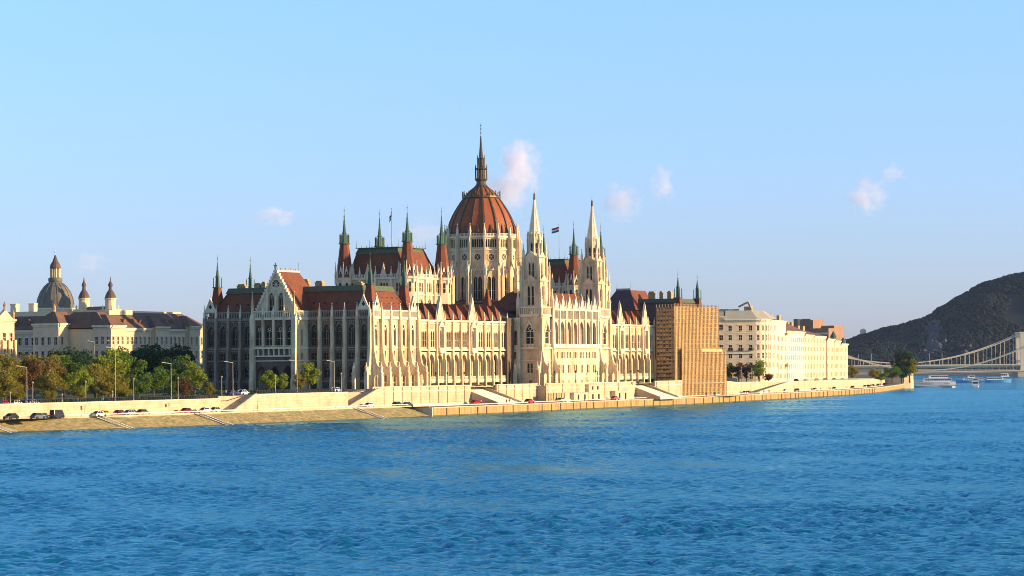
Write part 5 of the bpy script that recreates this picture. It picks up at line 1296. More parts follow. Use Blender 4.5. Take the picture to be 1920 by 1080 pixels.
# ------------------------------------------------------------------ cars
def paint(name, c): return mat('paint_'+name, c, .3, spec=.6)
PT = {'black':paint('black',(.015,.015,.018)),'white':paint('white',(.75,.73,.70)),'red':paint('red',(.45,.02,.02)),'blue':paint('navy',(.02,.03,.09)),'grey':paint('grey',(.12,.12,.13)),'yellow':paint('yellow',(.75,.45,.04)),'maroon':paint('maroon',(.13,.015,.03)),'silver':paint('silver',(.42,.42,.42)),'pink':paint('coral',(.65,.12,.10))}
def car_proto(van=False):
    r = empty('parked_car', (0,0,0)); n = 8
    H = 1.95 if van else 1.45
    b = MB()   # body: lofted cross sections along x, lower shell
    secs = [(-2.15,.35,.62,.70),(-2.05,.22,.80,.82),(-1.3,.2,.92,.88),(0,.2,.93,.89),(1.0,.2,.90,.88),(1.8,.22,.78,.84),(2.12,.32,.62,.72)]
    for a, c in zip(secs, secs[1:]):
        P = []
        for (x, z0, z1, w) in (a, c):
            P += [(x,-w,z0),(x,w,z0),(x,w*1.0,z1),(x,-w*1.0,z1)]
        b.hull8([P[0],P[4],P[5],P[1],P[3],P[7],P[6],P[2]])
    if van: cab = [(-2.0,.9),(-1.95,H),(1.2,H),(1.8,.9)]
    else: cab = [(-1.75,.9),(-1.0,H),(.35,H),(1.15,.9)]
    # roof plate and pillars in paint
    for (xa, za), (xb, zb) in zip(cab, cab[1:]):
        for s in (-1,1):
            b.bar((xa,s*.74 if za < 1 else s*.6,za),(xb,s*.74 if zb < 1 else s*.6,zb),.09)
    b.hull8([(cab[1][0],-.62,H-.05),(cab[2][0],-.62,H-.05),(cab[2][0],.62,H-.05),(cab[1][0],.62,H-.05),(cab[1][0]+.1,-.56,H+.03),(cab[2][0]-.1,-.56,H+.03),(cab[2][0]-.1,.56,H+.03),(cab[1][0]+.1,.56,H+.03)])
    for s in (-1,1): b.bar(((cab[1][0]+cab[2][0])/2,s*.6,H),((cab[0][0]+cab[3][0])/2,s*.78,.9),.08)
    b.build('body', [PT['grey']], r)
    g = MB(); g.hull8([(cab[0][0]+.03,-.76,.88),(cab[3][0]-.03,-.76,.88),(cab[3][0]-.03,.76,.88),(cab[0][0]+.03,.76,.88),(cab[1][0]+.02,-.59,H-.04),(cab[2][0]-.02,-.59,H-.04),(cab[2][0]-.02,.59,H-.04),(cab[1][0]+.02,.59,H-.04)]); g.build('window', 'glass', r)
    for x in (-1.35,1.35):
        for s in (-1,1):
            w = MB(); i = 12; P = [(x+.32*math.cos(2*PI*k/i),.32+.32*math.sin(2*PI*k/i)) for k in range(i)]
            w.prism(Fr(0,0,0), P, -(s*.9+.08), -(s*.9-.14)); w.build('wheel', 'black', r)
    for s in (-1,1):
        l = MB(); l.box(2.02,2.14,s*.55-.15,s*.55+.15,.52,.66); l.build('headlight', 'metalpale', r)
        l = MB(); l.box(-2.17,-2.05,s*.6-.12,s*.6+.12,.6,.78); l.build('taillight', [PT['red']], r)
    return r
CP = {False: car_proto(), True: car_proto(True)}; used = {False: False, True: False}
def car(x, y, z, col, label, rot=90, van=False, group='cars on the riverside roads'):
    r = CP[van] if not used[van] else copy_tree(CP[van]); used[van] = True
    r.location = (x,y,z); r.rotation_euler.z = rad(rot); tag(r, label, 'car', group)
    for c in r.children:
        if c.name.split('.')[0] == 'body':
            c.material_slots[0].link = 'OBJECT'; c.material_slots[0].material = PT[col]
    r['_col'] = col
cars_a = [(7,-181,'black','black car nearest the left edge on the lower road'),(7,-163,'black','black estate car by itself below the wall'),(7,-143.6,'yellow','yellow car parked behind a white one'),(7,-137.7,'red','bright red car parked among dark ones'),(7,-132,'blue','navy car right of the red car'),(7.2,-127.4,'grey','dark grey car, last of the parked group below the park'),
 (7,-107.9,'maroon','maroon car below the dark evergreens'),(7,-98.7,'white','white car before the first embankment stair'),(7,-93.6,'yellow','yellow car at the foot of the first embankment stair'),(10.4,-19.2,'white','white car below the near corner of the parliament'),
 (10.6,-175.3,'grey','grey car driving close to the guard rail at the left'),(10.6,-150.8,'white','white car beside the guard rail, left of the red car'),(10.6,-138.4,'silver','silver car in front of the navy one'),(10.4,-2.4,'black','black car by the end of the sloping bank'),(10.6,3.4,'blue','dark car just past the end of the sloping bank')]
for i, (x, y, c, l) in enumerate(cars_a): car(x, y, qz(y)+.05, c, l, 90 if i % 3 else 270, c in ('black',) and i == 1)
for (y, c, l) in ((-169.4,'red','red car on the upper road at the left edge'),(-164.5,'white','white car behind the red one on the upper road'),(-158,'silver','silver car under the first small trees'),(-68.7,'blue','navy car on the upper road before the dark facade'),(-63,'white','white car on the upper road before the dark facade'),(-12.8,'white','white car parked before the last bays of the north facade')): car(-4.5, y, gz(y)+.02, c, l)
for (x, y, c, l) in ((8.5,51.8-1.5,'red','red car beside the nearer terrace stair'),(15.2,74.5,'red','red car just right of the nearer terrace stair'),(10.5,107.3,'silver','silver car at the hoarding below the nearer tower'),(11.4,147.4,'pink','pink red car between the site cabins')): car(x, y, qz(y)+.05, c, l)
rr = random.Random(2); cols = ['white','black','silver','grey','white','blue','white','silver','maroon','white','black','white','grey','silver','white','black']
labs = ['white car at the foot of the ramp','black car behind the white one at the ramp','silver car before the ramp wall','grey car driving below the pale houses','white car below the wide pale house','navy car below the cream house','white car below the deep yellow house','silver car before the dark recess','maroon car near the river bend','white car at the bend, first of the parked line','black car at the bend, second of the parked line','white car at the bend, third of the parked line','grey car at the bend, fourth of the parked line','silver car by the quay shrubs','white car by the quay shrubs','black car farthest along the quay']
for i, y in enumerate((306,312,338,352,372,395,430,470,520,560,575,590,606,640,655,690)): car(wl(y)-(5.5 if y > 300 else 8), y, qz(y)+.05, cols[i], labs[i], 96+ (8 if y > 450 else 0))
labs = ['black car on the street before the plain pale house','silver car parked on the street before the wide pale house','grey car parked on the street before the cream house','navy car parked before the yellow house','black car parked before the dark recess','white car parked before the last houses','maroon car parked at the end of the row']
for i, y in enumerate((432,452,476,500,530,560,600)): car(wx(y)-2.2, y, gz(y)+.03, ['black','silver','grey','blue','black','white','maroon'][i], labs[i], 100)

# ------------------------------------------------------------------ people
def person_proto(stride):
    V = [(0,0,.95),(0,0,1.15),(0,.0,1.42),(0,0,1.52),(0,.02,1.66),
         (.1,.0,.9),(.12,stride,.5),(.12,stride*1.4,.09),(.12,stride*1.4+.14,.04),(-.1,0,.9),(-.12,-stride*.4,.5),(-.12,-stride*1.4,.09),(-.12,-stride*1.4+.14,.04),
         (.19,0,1.42),(.25,-stride*.5,1.14),(.24,-stride*.2+.08,.9),(-.19,0,1.42),(-.25,stride*.5,1.14),(-.24,stride*.6+.08,.9),(0,0,1.76)]
    E = [(0,1),(1,2),(2,3),(3,4),(4,19),(0,5),(5,6),(6,7),(7,8),(0,9),(9,10),(10,11),(11,12),(2,13),(13,14),(14,15),(2,16),(16,17),(17,18)]
    Rr = [.15,.15,.16,.06,.1,.1,.07,.05,.045,.1,.07,.05,.045,.07,.05,.035,.07,.05,.035,.08]
    me = bpy.data.meshes.new('person'); me.from_pydata(V, E, []); o = bpy.data.objects.new('person', me); COL.objects.link(o)
    md = o.modifiers.new('s', 'SKIN'); md.use_smooth_shade = True
    for i, r_ in enumerate(Rr): me.skin_vertices[0].data[i].radius = (r_, r_*.8)
    me.skin_vertices[0].data[0].use_root = True
    sd = o.modifiers.new('d', 'SUBSURF'); sd.levels = 1
    dg = bpy.context.evaluated_depsgraph_get(); me2 = bpy.data.meshes.new_from_object(o.evaluated_get(dg))
    bpy.data.objects.remove(o)
    for k in ('trouser','top','skin','hair'): me2.materials.append(CL[k])
    for p in me2.polygons:
        z = p.center.z; p.material_index = 0 if z < .95 else 1 if z < 1.5 else (3 if z > 1.72 or p.center.y < -.03 else 2)
        if abs(p.center.x) > .2 and z < .98 and z > .75: p.material_index = 2
    return me2
CL = {'trouser': mat('dark_trousers', (.03,.03,.045), .9), 'top': mat('dark_jacket', (.04,.035,.04), .9), 'skin': mat('skin', (.5,.3,.2), .6), 'hair': mat('dark_hair', (.03,.02,.015), .7)}
TOPS = {'dark': CL['top'], 'white': mat('white_shirt', (.7,.68,.62), .9), 'red': mat('red_jacket', (.4,.04,.03), .9), 'blue': mat('blue_jacket', (.05,.1,.3), .9)}
PM = [person_proto(.0), person_proto(.16), person_proto(.24)]
def person(x, y, z, top, pose, rot, label):
    o = bpy.data.objects.new('person', PM[pose]); COL.objects.link(o); o.location = (x,y,z); o.rotation_euler.z = rad(rot)
    o.material_slots[1].link = 'OBJECT'; o.material_slots[1].material = TOPS[top]; tag(o, label, 'person')
pe = [(11.5,48.5,'white',1,0,'person in a white top walking left of the red car'),(18,53.5,'dark',0,40,'person in dark clothes standing at the quay rail before the stair'),(15,61,'dark',1,10,'person in dark clothes walking at the foot of the stair'),(13,120,'blue',0,90,'person in a blue top standing before the site cabins'),
 (7,180,'dark',1,0,'person in dark clothes at the farther terrace stair'),(11,198,'red',0,0,'person in a red top left of the scaffolding'),(9.5,232,'dark',1,20,'first of three dark figures walking below the scaffolding'),(8.5,242,'dark',0,0,'second of three dark figures walking below the scaffolding'),(8.2,243.5,'dark',1,180,'third of three dark figures walking below the scaffolding'),
 (2,290,'dark',2,0,'dark figure walking right of the scaffolding'),(1,296,'white',1,180,'figure in a white top on the quay by the ramp'),(-2,318,'dark',0,0,'dark figure left of the ramp cars'),(-3,326,'dark',1,0,'dark figure close to the white ramp car'),(-12,378,'dark',1,180,'left of two dark figures below the deep yellow house'),(-12.5,383,'dark',2,0,'right of two dark figures below the deep yellow house'),(-20,430,'blue',0,0,'figure in blue far along the quay')]
for (x, y, tp, po_, ro, lab) in pe: person(x, y, qz(y)+.04, tp, po_, ro, lab)
for (x, y, z, tp, lab) in ((2,-148,6.1,'white','person in white walking on the left promenade'),(2,-137.5,6.1,'white','person in a white top by the light green tree'),(1,-76,7.4,'red','person in red before the far left facade bay'),(1,-80,7.3,'white','person in white at the low globe lamp'),(3.4,37,8.25,'dark','dark figure leaning at the terrace wall'),(-3,-58,7.4,'dark','dark figure crossing before the porch')): person(x, y, z, tp, 1, 0, lab)

# ------------------------------------------------------------------ boats
M['hullw'] = mat('white_hull', (.75,.68,.62), .4); M['hullb'] = mat('blue_hull', (.10,.30,.50), .35); M['deckw'] = mat('white_deck', (.80,.74,.62), .5)
def boat(x, y, L_, W_, rot, hull, decks, label, hh=1.6, name='river_boat', cat='boat'):
    r = empty(name, (0,0,0), label, cat, None)
    b = MB(); n = 10; secs = []
    for k in range(n+1):
        f = k/n; w = W_/2*(min(1, 1.15*math.sin(PI*min(.5, (1-f)*.9+.02))) if f > .5 else (.82+.18*min(1,f*5))); sh = hh*(1+.35*max(0,f-.6)/.4)
        secs.append((-L_/2+L_*f, w, sh))
    for a, c in zip(secs, secs[1:]): b.hull8([(a[0],-a[1]*.75,-.5),(c[0],-c[1]*.75,-.5),(c[0],c[1]*.75,-.5),(a[0],a[1]*.75,-.5),(a[0],-a[1],a[2]),(c[0],-c[1],c[2]),(c[0],c[1],c[2]),(a[0],a[1],a[2])])
    b.build('hull', hull, r); z = hh
    for i, (f0, f1, dh, gm) in enumerate(decks):
        d_ = MB(); x0, x1 = -L_/2+L_*f0, -L_/2+L_*f1; w = W_/2*(.86-.1*i)
        d_.hull8([(x0,-w,z),(x1,-w,z),(x1,w,z),(x0,w,z),(x0,-w,z+dh),(x1-dh*.5,-w,z+dh),(x1-dh*.5,w,z+dh),(x0,w,z+dh)]); d_.box(x0-.2,x1-.2,-w-.2,w+.2,z+dh,z+dh+.15)
        c = d_.build('cabin', gm, r)
        g_ = MB(); nn = max(3, int((x1-x0)/1.5))
        for s in (-1,1):
            for k in range(nn): xa = x0+.3+(x1-x0-dh*.5-.6)*k/nn; g_.box(xa, xa+(x1-x0-dh*.5-.6)/nn*.75, s*w-.04, s*w+.04, z+dh*.35, z+dh*.8)
        g_.box(x0-.04,x0+.04,-w*.8,w*.8,z+dh*.35,z+dh*.8); g_.build('window', 'glass', c); z += dh+.15
    m_ = MB(); m_.fru(0,0,z,z+2.2,.08,.04,6); m_.bar((-.6,0,z+1.3),(.6,0,z+1.3),.08); m_.build('mast', 'metalpale', r)
    rl = MB()
    for s in (-1,1):
        rl.bar((-L_*.48,s*W_*.40,hh+.95),(L_*.36,s*W_*.42,hh+1.05),.07)
        for k in range(9): xx = -L_*.48+L_*.84*k/8; rl.box(xx-.03,xx+.03,s*W_*.4-.03,s*W_*.4+.03,hh,hh+1)
    rl.build('railing', 'deckw', r)
    r.location = (x,y,0); r.rotation_euler.z = rad(rot)
boat(-166,1030,26,6,180+27,'hullw',((.12,.86,2.3,'hullw'),(.2,.7,1.9,'deckw')),'large white passenger boat moored at the end of the quay',2.2)
boat(-196,1200,25,6,27+180,'hullb',((.15,.75,1.7,'deckw'),(.4,.6,1.4,'deckw')),'blue river boat, left one of the two moored in midstream',1.9)
boat(-172,1190,19,6,27,'hullb',((.05,.7,2.0,'deckw'),(.62,.92,2.6,'deckw')),'blue river boat with a white bridge, right of its twin',2.2)
boat(-81.5,850,11,4.6,110,'hullw',((.25,.75,2.0,'deckw'),(.35,.65,1.4,'deckw')),'small white boat heading towards the viewer before the blue boats',1.5)
t = empty('pontoon', (-93.3,835,0), 'small dark landing pontoon off the end of the quay', 'pontoon')
b = MB(); b.box(-96.5,-90,832,838,-.3,.7); b.build('float', 'metal', t); b = MB(); b.box(-96.2,-90.4,833,837,.7,1.0); b.box(-95.8,-92,834,836,2.4,2.6)
for x in (-95.8,-92): b.box(x-.08,x+.08,834,834.2,1,2.5); b.box(x-.08,x+.08,836,836.2,1,2.5)
b.build('shelter', 'metalpale', t); b = MB(); b.bar((-110,826,1.6),(-96,834,.8),1.0); b.build('gangway', 'metal', t)

# quay end bastion
t = empty('quay_bastion', (-110,800,0), 'sunlit stone bastion at the end of the quay below the tall tree', 'wall')
b = MB(); b.fru(-112,800,-1,8.4,8.6,8.2,10); b.fru(-112,800,8.4,9,8.6,8.6,10); b.build('wall', 'wallstone', t)

# ------------------------------------------------------------------ bridges
RX, RY = .88657, .4626; DXv, DYv = -.4626, .88657
M['bridgew'] = mat('pale_bridge_steel', (.70,.54,.34), .6); M['bridges'] = mat('grey_bridge_steel', (.36,.33,.27), .7)
def far_bridge():
    t = empty('suspension_bridge', (-540,1870,0), 'white suspension bridge with a portal tower at the right edge', 'bridge')
    px, py = -382.5, 1949.2
    F = Fr(px, py, math.atan2(RY, RX))       # u towards the right bank, outward = towards the viewer
    d_ = MB(); d_.box(-320,160,-14,12,11.0,12.6,0,F); d_.box(-320,160,12,13.2,12.2,13.4,0,F); d_.box(-320,160,-9,7,9.8,11,0,F)
    d_.build('deck', 'bridgew', t)
    for u in (0,-243):
        tw = MB()
        for o in (-11,11): tw.box(u-2.0,u+2.0,o-2,o+2,-1,45,0,F)
        tw.box(u-1.6,u+1.6,-10,10,40.5,44,0,F); tw.box(u-1.4,u+1.4,-10,10,15,17.5,0,F); tw.box(u-2.4,u+2.4,-13.2,13.2,44.6,46,0,F); tw.build('tower', 'bridgew', t)
        b = MB(); b.box(u-6,u+6,-18,18,-2,6,0,F); b.build('pier', 'wallstone', t)
    for o in (-11,11):
        c = MB(); n = 30; zz = lambda u: 15.2+29.6*((u+121.5)/121.5)**2
        P = [(-243+243*k/n) for k in range(n+1)]
        for a, b_ in zip(P, P[1:]): c.bar(F.p(a,o,zz(a)), F.p(b_,o,zz(b_)), .85)
        c.bar(F.p(0,o,45), F.p(120,o,13), 1.1); c.bar(F.p(-243,o,45), F.p(-330,o,13), 1.1); c.build('cable', 'bridgew', t)
        h_ = MB()
        for k in range(1,27): u = -243+243*k/27; h_.bar(F.p(u,o,12.5), F.p(u,o,zz(u)), .32)
        h_.build('hanger', 'bridgew', t)['kind'] = 'stuff'
    for k in range(11):
        l = MB(); u = -190+36*k*.5+(5 if k % 2 else 0); l.bar(F.p(u,12,13), F.p(u,12,25), .4); l.build('lamp_post', 'bridges', t)
far_bridge()
def near_bridge():
    t = empty('chain_bridge', (-325,1302,0), 'low grey bridge with a hanging chain in front of the white one', 'bridge')
    F = Fr(-280.1, 1325.8, math.atan2(RY, RX))
    d_ = MB(); d_.hull8([F.p(u,o,z) for z in (0,1) for u,o in ((0,0),)][:0] or [F.p(-70,-7,6.0),F.p(260,-7,8.6),F.p(260,7,8.6),F.p(-70,7,6.0),F.p(-70,-7,7.6),F.p(260,-7,10.2),F.p(260,7,10.2),F.p(-70,7,7.6)]); d_.build('deck', 'bridges', t)
    e = MB(); e.hull8([F.p(-70,7,6.9),F.p(260,7,9.3),F.p(260,7.3,9.3),F.p(-70,7.3,6.9),F.p(-70,7,7.5),F.p(260,7,9.9),F.p(260,7.3,9.9),F.p(-70,7.3,7.5)]); e.build('edge_beam', 'bridgew', t)
    zz = lambda u: 8.6+ ((u-8)/72)**2*15.5
    for o in (-6,6):
        c = MB(); P = [0+12.5*k for k in range(-5,9)]
        for a, b_ in zip(P, P[1:]): c.bar(F.p(a,o,zz(a)+.6), F.p(b_,o,zz(b_)+.6), .55)
        c.build('chain', 'bridgew', t)
        h_ = MB()
        for k in range(1,24): u = -40+5.5*k; h_.bar(F.p(u,o,7.8), F.p(u,o,zz(u)+.6), .25)
        h_.build('hanger', 'bridges', t)['kind'] = 'stuff'
    b = MB(); b.box(100,112,-9,9,-1,30,0,F); b.box(98,114,-10,10,30,32,0,F); b.build('tower', 'wallstone', t)
near_bridge()

# ------------------------------------------------------------------ the hill
def hillmat():
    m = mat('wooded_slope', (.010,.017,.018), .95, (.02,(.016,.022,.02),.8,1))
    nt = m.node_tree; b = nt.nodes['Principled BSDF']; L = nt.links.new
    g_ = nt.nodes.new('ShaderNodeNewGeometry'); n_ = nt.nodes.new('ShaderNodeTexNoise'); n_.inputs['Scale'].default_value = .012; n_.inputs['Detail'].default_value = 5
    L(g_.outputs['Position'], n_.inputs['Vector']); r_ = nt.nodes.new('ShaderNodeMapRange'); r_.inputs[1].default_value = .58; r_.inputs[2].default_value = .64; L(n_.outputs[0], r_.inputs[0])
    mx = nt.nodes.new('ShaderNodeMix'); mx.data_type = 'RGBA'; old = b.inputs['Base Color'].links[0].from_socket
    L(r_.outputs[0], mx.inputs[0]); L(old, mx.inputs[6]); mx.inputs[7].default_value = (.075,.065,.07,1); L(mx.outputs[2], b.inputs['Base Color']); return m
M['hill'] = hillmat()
HP = [(150,2),(300,14),(400,36),(434,43),(449,49),(482,59),(509,65),(540,73),(551,83),(578,100),(613,117),(637,124),(661,130),(760,160),(900,200),(1100,225),(1500,190),(2200,90)]
from mathutils import noise
def hz(s, t_):
    H = interp(HP, s*3400/(3300+t_))*(3300+max(0,t_))/3400*.97
    g_ = min(1, max(0, (t_+40)/420)); g_ = g_*g_*(3-2*g_)
    if t_ > 420: g_ = max(0, 1-(t_-420)/1400)
    nz = noise.noise(Vector((s*.012, t_*.012, 3)))*7*g_ + noise.noise(Vector((s*.04, t_*.04, 8)))*3*g_
    return H*g_+nz*min(1,H/60)
CX, CY = 405.6, -685.1
def hw(s, t_): D_ = 3300+t_; return (CX+DXv*D_+RX*s, CY+DYv*D_+RY*s)
hm = MB(); ns, ntt = 110, 46
for i in range(ns+1):
    for j in range(ntt+1):
        s = 150+ (2050)*(i/ns)**1.3; t_ = -60+1500*j/ntt; x, y = hw(s, t_); hm.v.append((x, y, hz(s,t_)-1.5))
for i in range(ns):
    for j in range(ntt): a = i*(ntt+1)+j; hm.f.append((a, a+ntt+1, a+ntt+2, a+1)); hm.m.append(0)
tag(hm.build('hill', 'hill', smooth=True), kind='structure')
fm = MB(); rnd = random.Random(9)
ico = [(0,0,1)]+[(.894*math.cos(2*PI*k/5),.894*math.sin(2*PI*k/5),.447) for k in range(5)]+[(.894*math.cos(2*PI*(k+.5)/5),.894*math.sin(2*PI*(k+.5)/5),-.447) for k in range(5)]+[(0,0,-1)]
icf = [(0,1+k,1+(k+1)%5) for k in range(5)]+[(1+k,6+k,1+(k+1)%5) for k in range(5)]+[(1+(k+1)%5,6+k,6+(k+1)%5) for k in range(5)]+[(11,6+(k+1)%5,6+k) for k in range(5)]
for k in range(15000):
    s = rnd.uniform(400,790); t_ = rnd.uniform(-20,520); 
    n_ = noise.noise(Vector((s*.02,t_*.018,5)))
    if n_ > .34: continue
    x, y = hw(s, t_); z = hz(s, t_); r_ = rnd.uniform(1.7,3.6)
    if z < 4: continue
    se = s*3400/(3300+t_)
    if 532 < se+6*noise.noise(Vector((z*.1,0,1))) < 556 and 28 < z < 66: continue
    i = len(fm.v); q = [rnd.uniform(.75,1.25) for _ in range(12)]
    fm.v += [(x+a*r_*w_, y+b*r_*w_, z+1+c*r_*w_*.9) for (a,b,c), w_ in zip(ico, q)]
    fm.f += [tuple(i+e for e in f) for f in icf]; fm.m += [0]*20
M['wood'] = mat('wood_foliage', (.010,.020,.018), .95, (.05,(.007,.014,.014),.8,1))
M['cliff'] = mat('grey_rock', (.11,.09,.095), .95, (.08,(.05,.045,.052),.9,1), bump=.8, bscale=.2)
ck = MB(); i0 = 0
for k in range(420):
    t_ = rnd.uniform(60,330); se = rnd.gauss(544,6) if k % 4 else rnd.uniform(560,640); s = se*(3300+t_)/3400; z = hz(s, t_)
    if not 26 < z < 70 or (k % 4 == 0 and noise.noise(Vector((se*.05, z*.05, 2))) < .25): continue
    x, y = hw(s, t_); r_ = rnd.uniform(2.5,6); i = len(ck.v); q = [rnd.uniform(.6,1.3) for _ in range(12)]
    ck.v += [(x+a*r_*w2, y+b*r_*w2, z-1.0+c*r_*w2*1.1) for (a,b,c), w2 in zip(ico, q)]; ck.f += [tuple(i+e for e in f) for f in icf]; ck.m += [0]*20
tag(ck.build('cliff', 'cliff'), kind='structure')
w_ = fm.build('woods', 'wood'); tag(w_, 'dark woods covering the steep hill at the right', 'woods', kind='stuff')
x, y = hw(495, 420); zb = hz(495, 420)
t = empty('lookout_rotunda', (x,y,zb), 'small pale domed lookout at the left foot of the hill crest', 'building')
b = MB(); b.fru(x,y,zb-4,zb+6,4,4,12); b.build('wall', 'pinkst', t); b = MB(); b.lathe(x,y,[(4.6,zb+6),(3.8,zb+8.4),(1.6,zb+10),(0,zb+10.4)],12); b.build('roof', 'cream', t)
# far Buda bank at the foot of the hill
b = MB()
for s0 in range(300,2000,100):
    a, c = hw(s0,-60), hw(s0+100,-60); b.poly([(*a,-1),(*c,-1),(*c,5),(*a,5)])
    e, f_ = hw(s0,40), hw(s0+100,40); b.poly([(*a,5),(*c,5),(*f_,8),(*e,8)])
tag(b.build('far_embankment', 'asphalt'), kind='structure')

# ------------------------------------------------------------------ clouds (volumes, well outside the haze)
def cloud_mat(seed, dens):
    m = bpy.data.materials.new('cloud_vapour'); m.use_nodes = True; nt = m.node_tree; nt.nodes.clear(); L = nt.links.new
    o = nt.nodes.new('ShaderNodeOutputMaterial'); v = nt.nodes.new('ShaderNodeVolumePrincipled'); v.inputs['Color'].default_value = (1,.95,.98,1); v.inputs['Anisotropy'].default_value = .0
    tc = nt.nodes.new('ShaderNodeTexCoord'); ln = nt.nodes.new('ShaderNodeVectorMath'); ln.operation = 'LENGTH'; L(tc.outputs['Object'], ln.inputs[0])
    nz = nt.nodes.new('ShaderNodeTexNoise'); nz.inputs['Scale'].default_value = 1.6; nz.inputs['Detail'].default_value = 5; nz.inputs['Roughness'].default_value = .6
    mp = nt.nodes.new('ShaderNodeMapping'); mp.inputs['Location'].default_value = (seed, seed*2.3, 0); L(tc.outputs['Object'], mp.inputs[0]); L(mp.outputs[0], nz.inputs['Vector'])
    a = nt.nodes.new('ShaderNodeMath'); a.operation = 'SUBTRACT'; a.inputs[0].default_value = 1.; L(ln.outputs[1], a.inputs[1])
    b = nt.nodes.new('ShaderNodeMath'); b.operation = 'MULTIPLY_ADD'; b.inputs[1].default_value = 2.6; b.inputs[2].default_value = -1.62; L(nz.outputs[0], b.inputs[0])
    c = nt.nodes.new('ShaderNodeMath'); c.operation = 'ADD'; L(a.outputs[0], c.inputs[0]); L(b.outputs[0], c.inputs[1])
    d_ = nt.nodes.new('ShaderNodeMath'); d_.operation = 'MAXIMUM'; d_.inputs[1].default_value = 0; L(c.outputs[0], d_.inputs[0])
    e = nt.nodes.new('ShaderNodeMath'); e.operation = 'MULTIPLY'; e.inputs[1].default_value = dens*1.6; L(d_.outputs[0], e.inputs[0]); L(e.outputs[0], v.inputs['Density'])
    L(v.outputs[0], o.inputs['Volume']); return m
CL_ = [(-2352,4644,468,72,86,'tall pink cloud, upper part right of the dome',.03),(-2385,4630,412,98,72,'wide pink cloud base right of the dome',.02),(-2147,4750,387,66,54,'small pink cloud right of the farther white tower',.02),(-2064,4794,429,42,58,'faint upright cloud above the small pink one',.016),
       (-1648,5011,400,62,64,'pale cloud high above the right apartment row',.025),(-1597,5037,449,38,32,'tiny cloud puff beside the pale one at the right',.02),(-2851,4383,364,64,30,'small flat cloud left of the north gable',.02),(-3220,4190,262,60,34,'faint cloud above the basilica dome',.008),(-2552,4539,318,110,45,'very faint cloud behind the green spires',.006)]
for i, (x, y, z, rx, rz, lab, dn) in enumerate(CL_):
    bpy.ops.mesh.primitive_ico_sphere_add(subdivisions=3, radius=1, location=(x,y,z)); o = bpy.context.object; o.name = 'cloud'; o.scale = (rx, rx, rz); o.data.materials.append(cloud_mat(i*3.7+1, dn)); tag(o, lab, 'cloud')

# ------------------------------------------------------------------ haze, light, sky, camera
HAZE = .000015
hb = MB(); hb.box(-2490, 1500, -1200, 3900, -3, 300); h = hb.build('haze', 'water'); m = bpy.data.materials.new('air_haze'); m.use_nodes = True; nt = m.node_tree; nt.nodes.clear()
o_ = nt.nodes.new('ShaderNodeOutputMaterial'); v = nt.nodes.new('ShaderNodeVolumePrincipled'); v.inputs['Density'].default_value = HAZE; v.inputs['Color'].default_value = (.75,.86,1,1); v.inputs['Anisotropy'].default_value = .2
nt.links.new(v.outputs[0], o_.inputs['Volume']); h.data.materials[0] = m; tag(h, kind='stuff')

SUN_AZ, SUN_EL = 17., 14.     # degrees from +x (west) towards +y (south)
sd = Vector((math.cos(rad(SUN_AZ))*math.cos(rad(SUN_EL)), math.sin(rad(SUN_AZ))*math.cos(rad(SUN_EL)), math.sin(rad(SUN_EL))))
li = bpy.data.lights.new('sun', 'SUN'); li.energy = 5.0; li.angle = rad(.6); li.color = (1.0,.73,.40)
lo_ = bpy.data.objects.new('sun', li); COL.objects.link(lo_); lo_.rotation_euler = sd.to_track_quat('Z', 'Y').to_euler(); lo_.location = (300,0,300)
SKY_LOW = (.45,.50,.96,1); SKY_HIGH = (.72,.86,1.1,1)
w = bpy.data.worlds.new('World'); sc.world = w; w.use_nodes = True; nt = w.node_tree; bg = nt.nodes['Background']
sk = nt.nodes.new('ShaderNodeTexSky'); sk.sky_type = 'NISHITA'; sk.sun_disc = False; sk.sun_elevation = rad(SUN_EL); sk.sun_rotation = rad(90-SUN_AZ); sk.air_density = 1.; sk.dust_density = .3; sk.ozone_density = 2.5; sk.altitude = 100
L = nt.links.new; tcw = nt.nodes.new('ShaderNodeTexCoord'); sx = nt.nodes.new('ShaderNodeSeparateXYZ'); L(tcw.outputs['Generated'], sx.inputs[0])
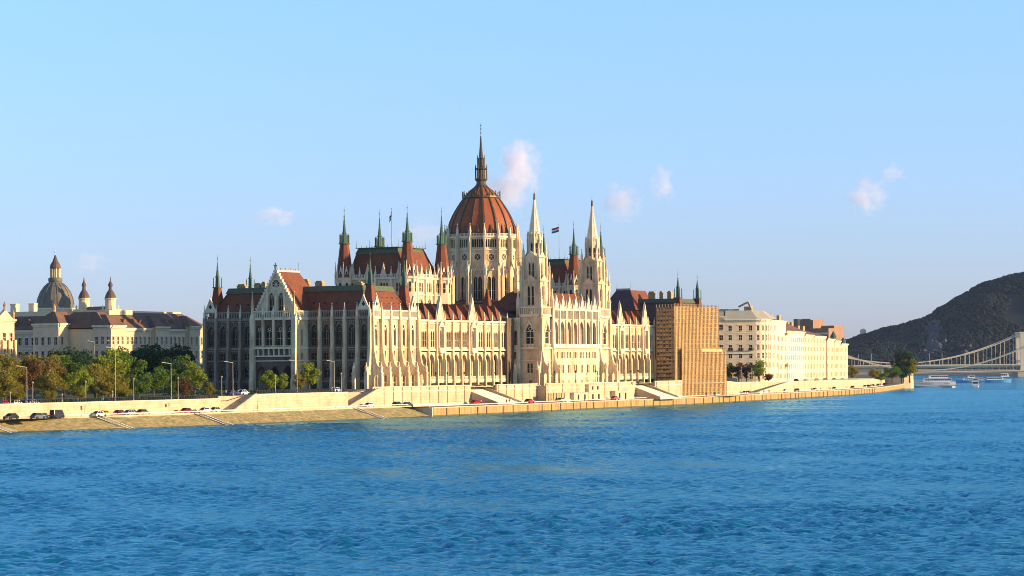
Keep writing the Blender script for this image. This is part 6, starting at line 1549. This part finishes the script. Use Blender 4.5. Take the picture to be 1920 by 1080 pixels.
rg = nt.nodes.new('ShaderNodeMapRange'); rg.inputs[1].default_value = 0; rg.inputs[2].default_value = .16; L(sx.outputs[2], rg.inputs[0])
tn = nt.nodes.new('ShaderNodeMix'); tn.data_type = 'RGBA'; tn.inputs[6].default_value = SKY_LOW; tn.inputs[7].default_value = SKY_HIGH; L(rg.outputs[0], tn.inputs[0])
ml = nt.nodes.new('ShaderNodeMix'); ml.data_type = 'RGBA'; ml.blend_type = 'MULTIPLY'; ml.inputs[0].default_value = 1; L(sk.outputs[0], ml.inputs[6]); L(tn.outputs[2], ml.inputs[7])
L(ml.outputs[2], bg.inputs[0]); bg.inputs[1].default_value = .15
cam = bpy.data.cameras.new('camera'); cam.sensor_width = 36; cam.lens = 4940/1920*36; cam.clip_end = 30000; cam.clip_start = 1
co = bpy.data.objects.new('camera', cam); COL.objects.link(co)
th, pt, ro = rad(27.55505776), rad(1.72194635), rad(.5)
d0 = Vector((-math.sin(th), math.cos(th), 0)); r0 = Vector((math.cos(th), math.sin(th), 0))
Fv = d0*math.cos(pt)+Vector((0,0,1))*math.sin(pt); Uv = -d0*math.sin(pt)+Vector((0,0,1))*math.cos(pt)
cr_, sr = math.cos(ro), math.sin(ro)
R2 = r0*cr_ - Uv*sr; U2 = r0*sr + Uv*cr_
mt = Matrix((( R2.x, U2.x, -Fv.x, 405.6406),(R2.y, U2.y, -Fv.y, -685.0588),(R2.z, U2.z, -Fv.z, 14.4962),(0,0,0,1)))
co.matrix_world = mt; sc.camera = co
sc.view_settings.view_transform = 'Standard'; sc.view_settings.look = 'None'; sc.view_settings.gamma = 1; sc.view_settings.exposure = .78
sc.cycles.volume_bounces = 2; sc.cycles.max_bounces = 5; sc.cycles.diffuse_bounces = 3; sc.cycles.use_denoising = True; sc.cycles.denoiser = 'OPENIMAGEDENOISE'; sc.cycles.denoising_input_passes = 'RGB_ALBEDO_NORMAL'; sc.cycles.denoising_prefilter = 'ACCURATE'; sc.cycles.filter_width = .95; sc.cycles.use_light_tree = False; sc.cycles.use_adaptive_sampling = False
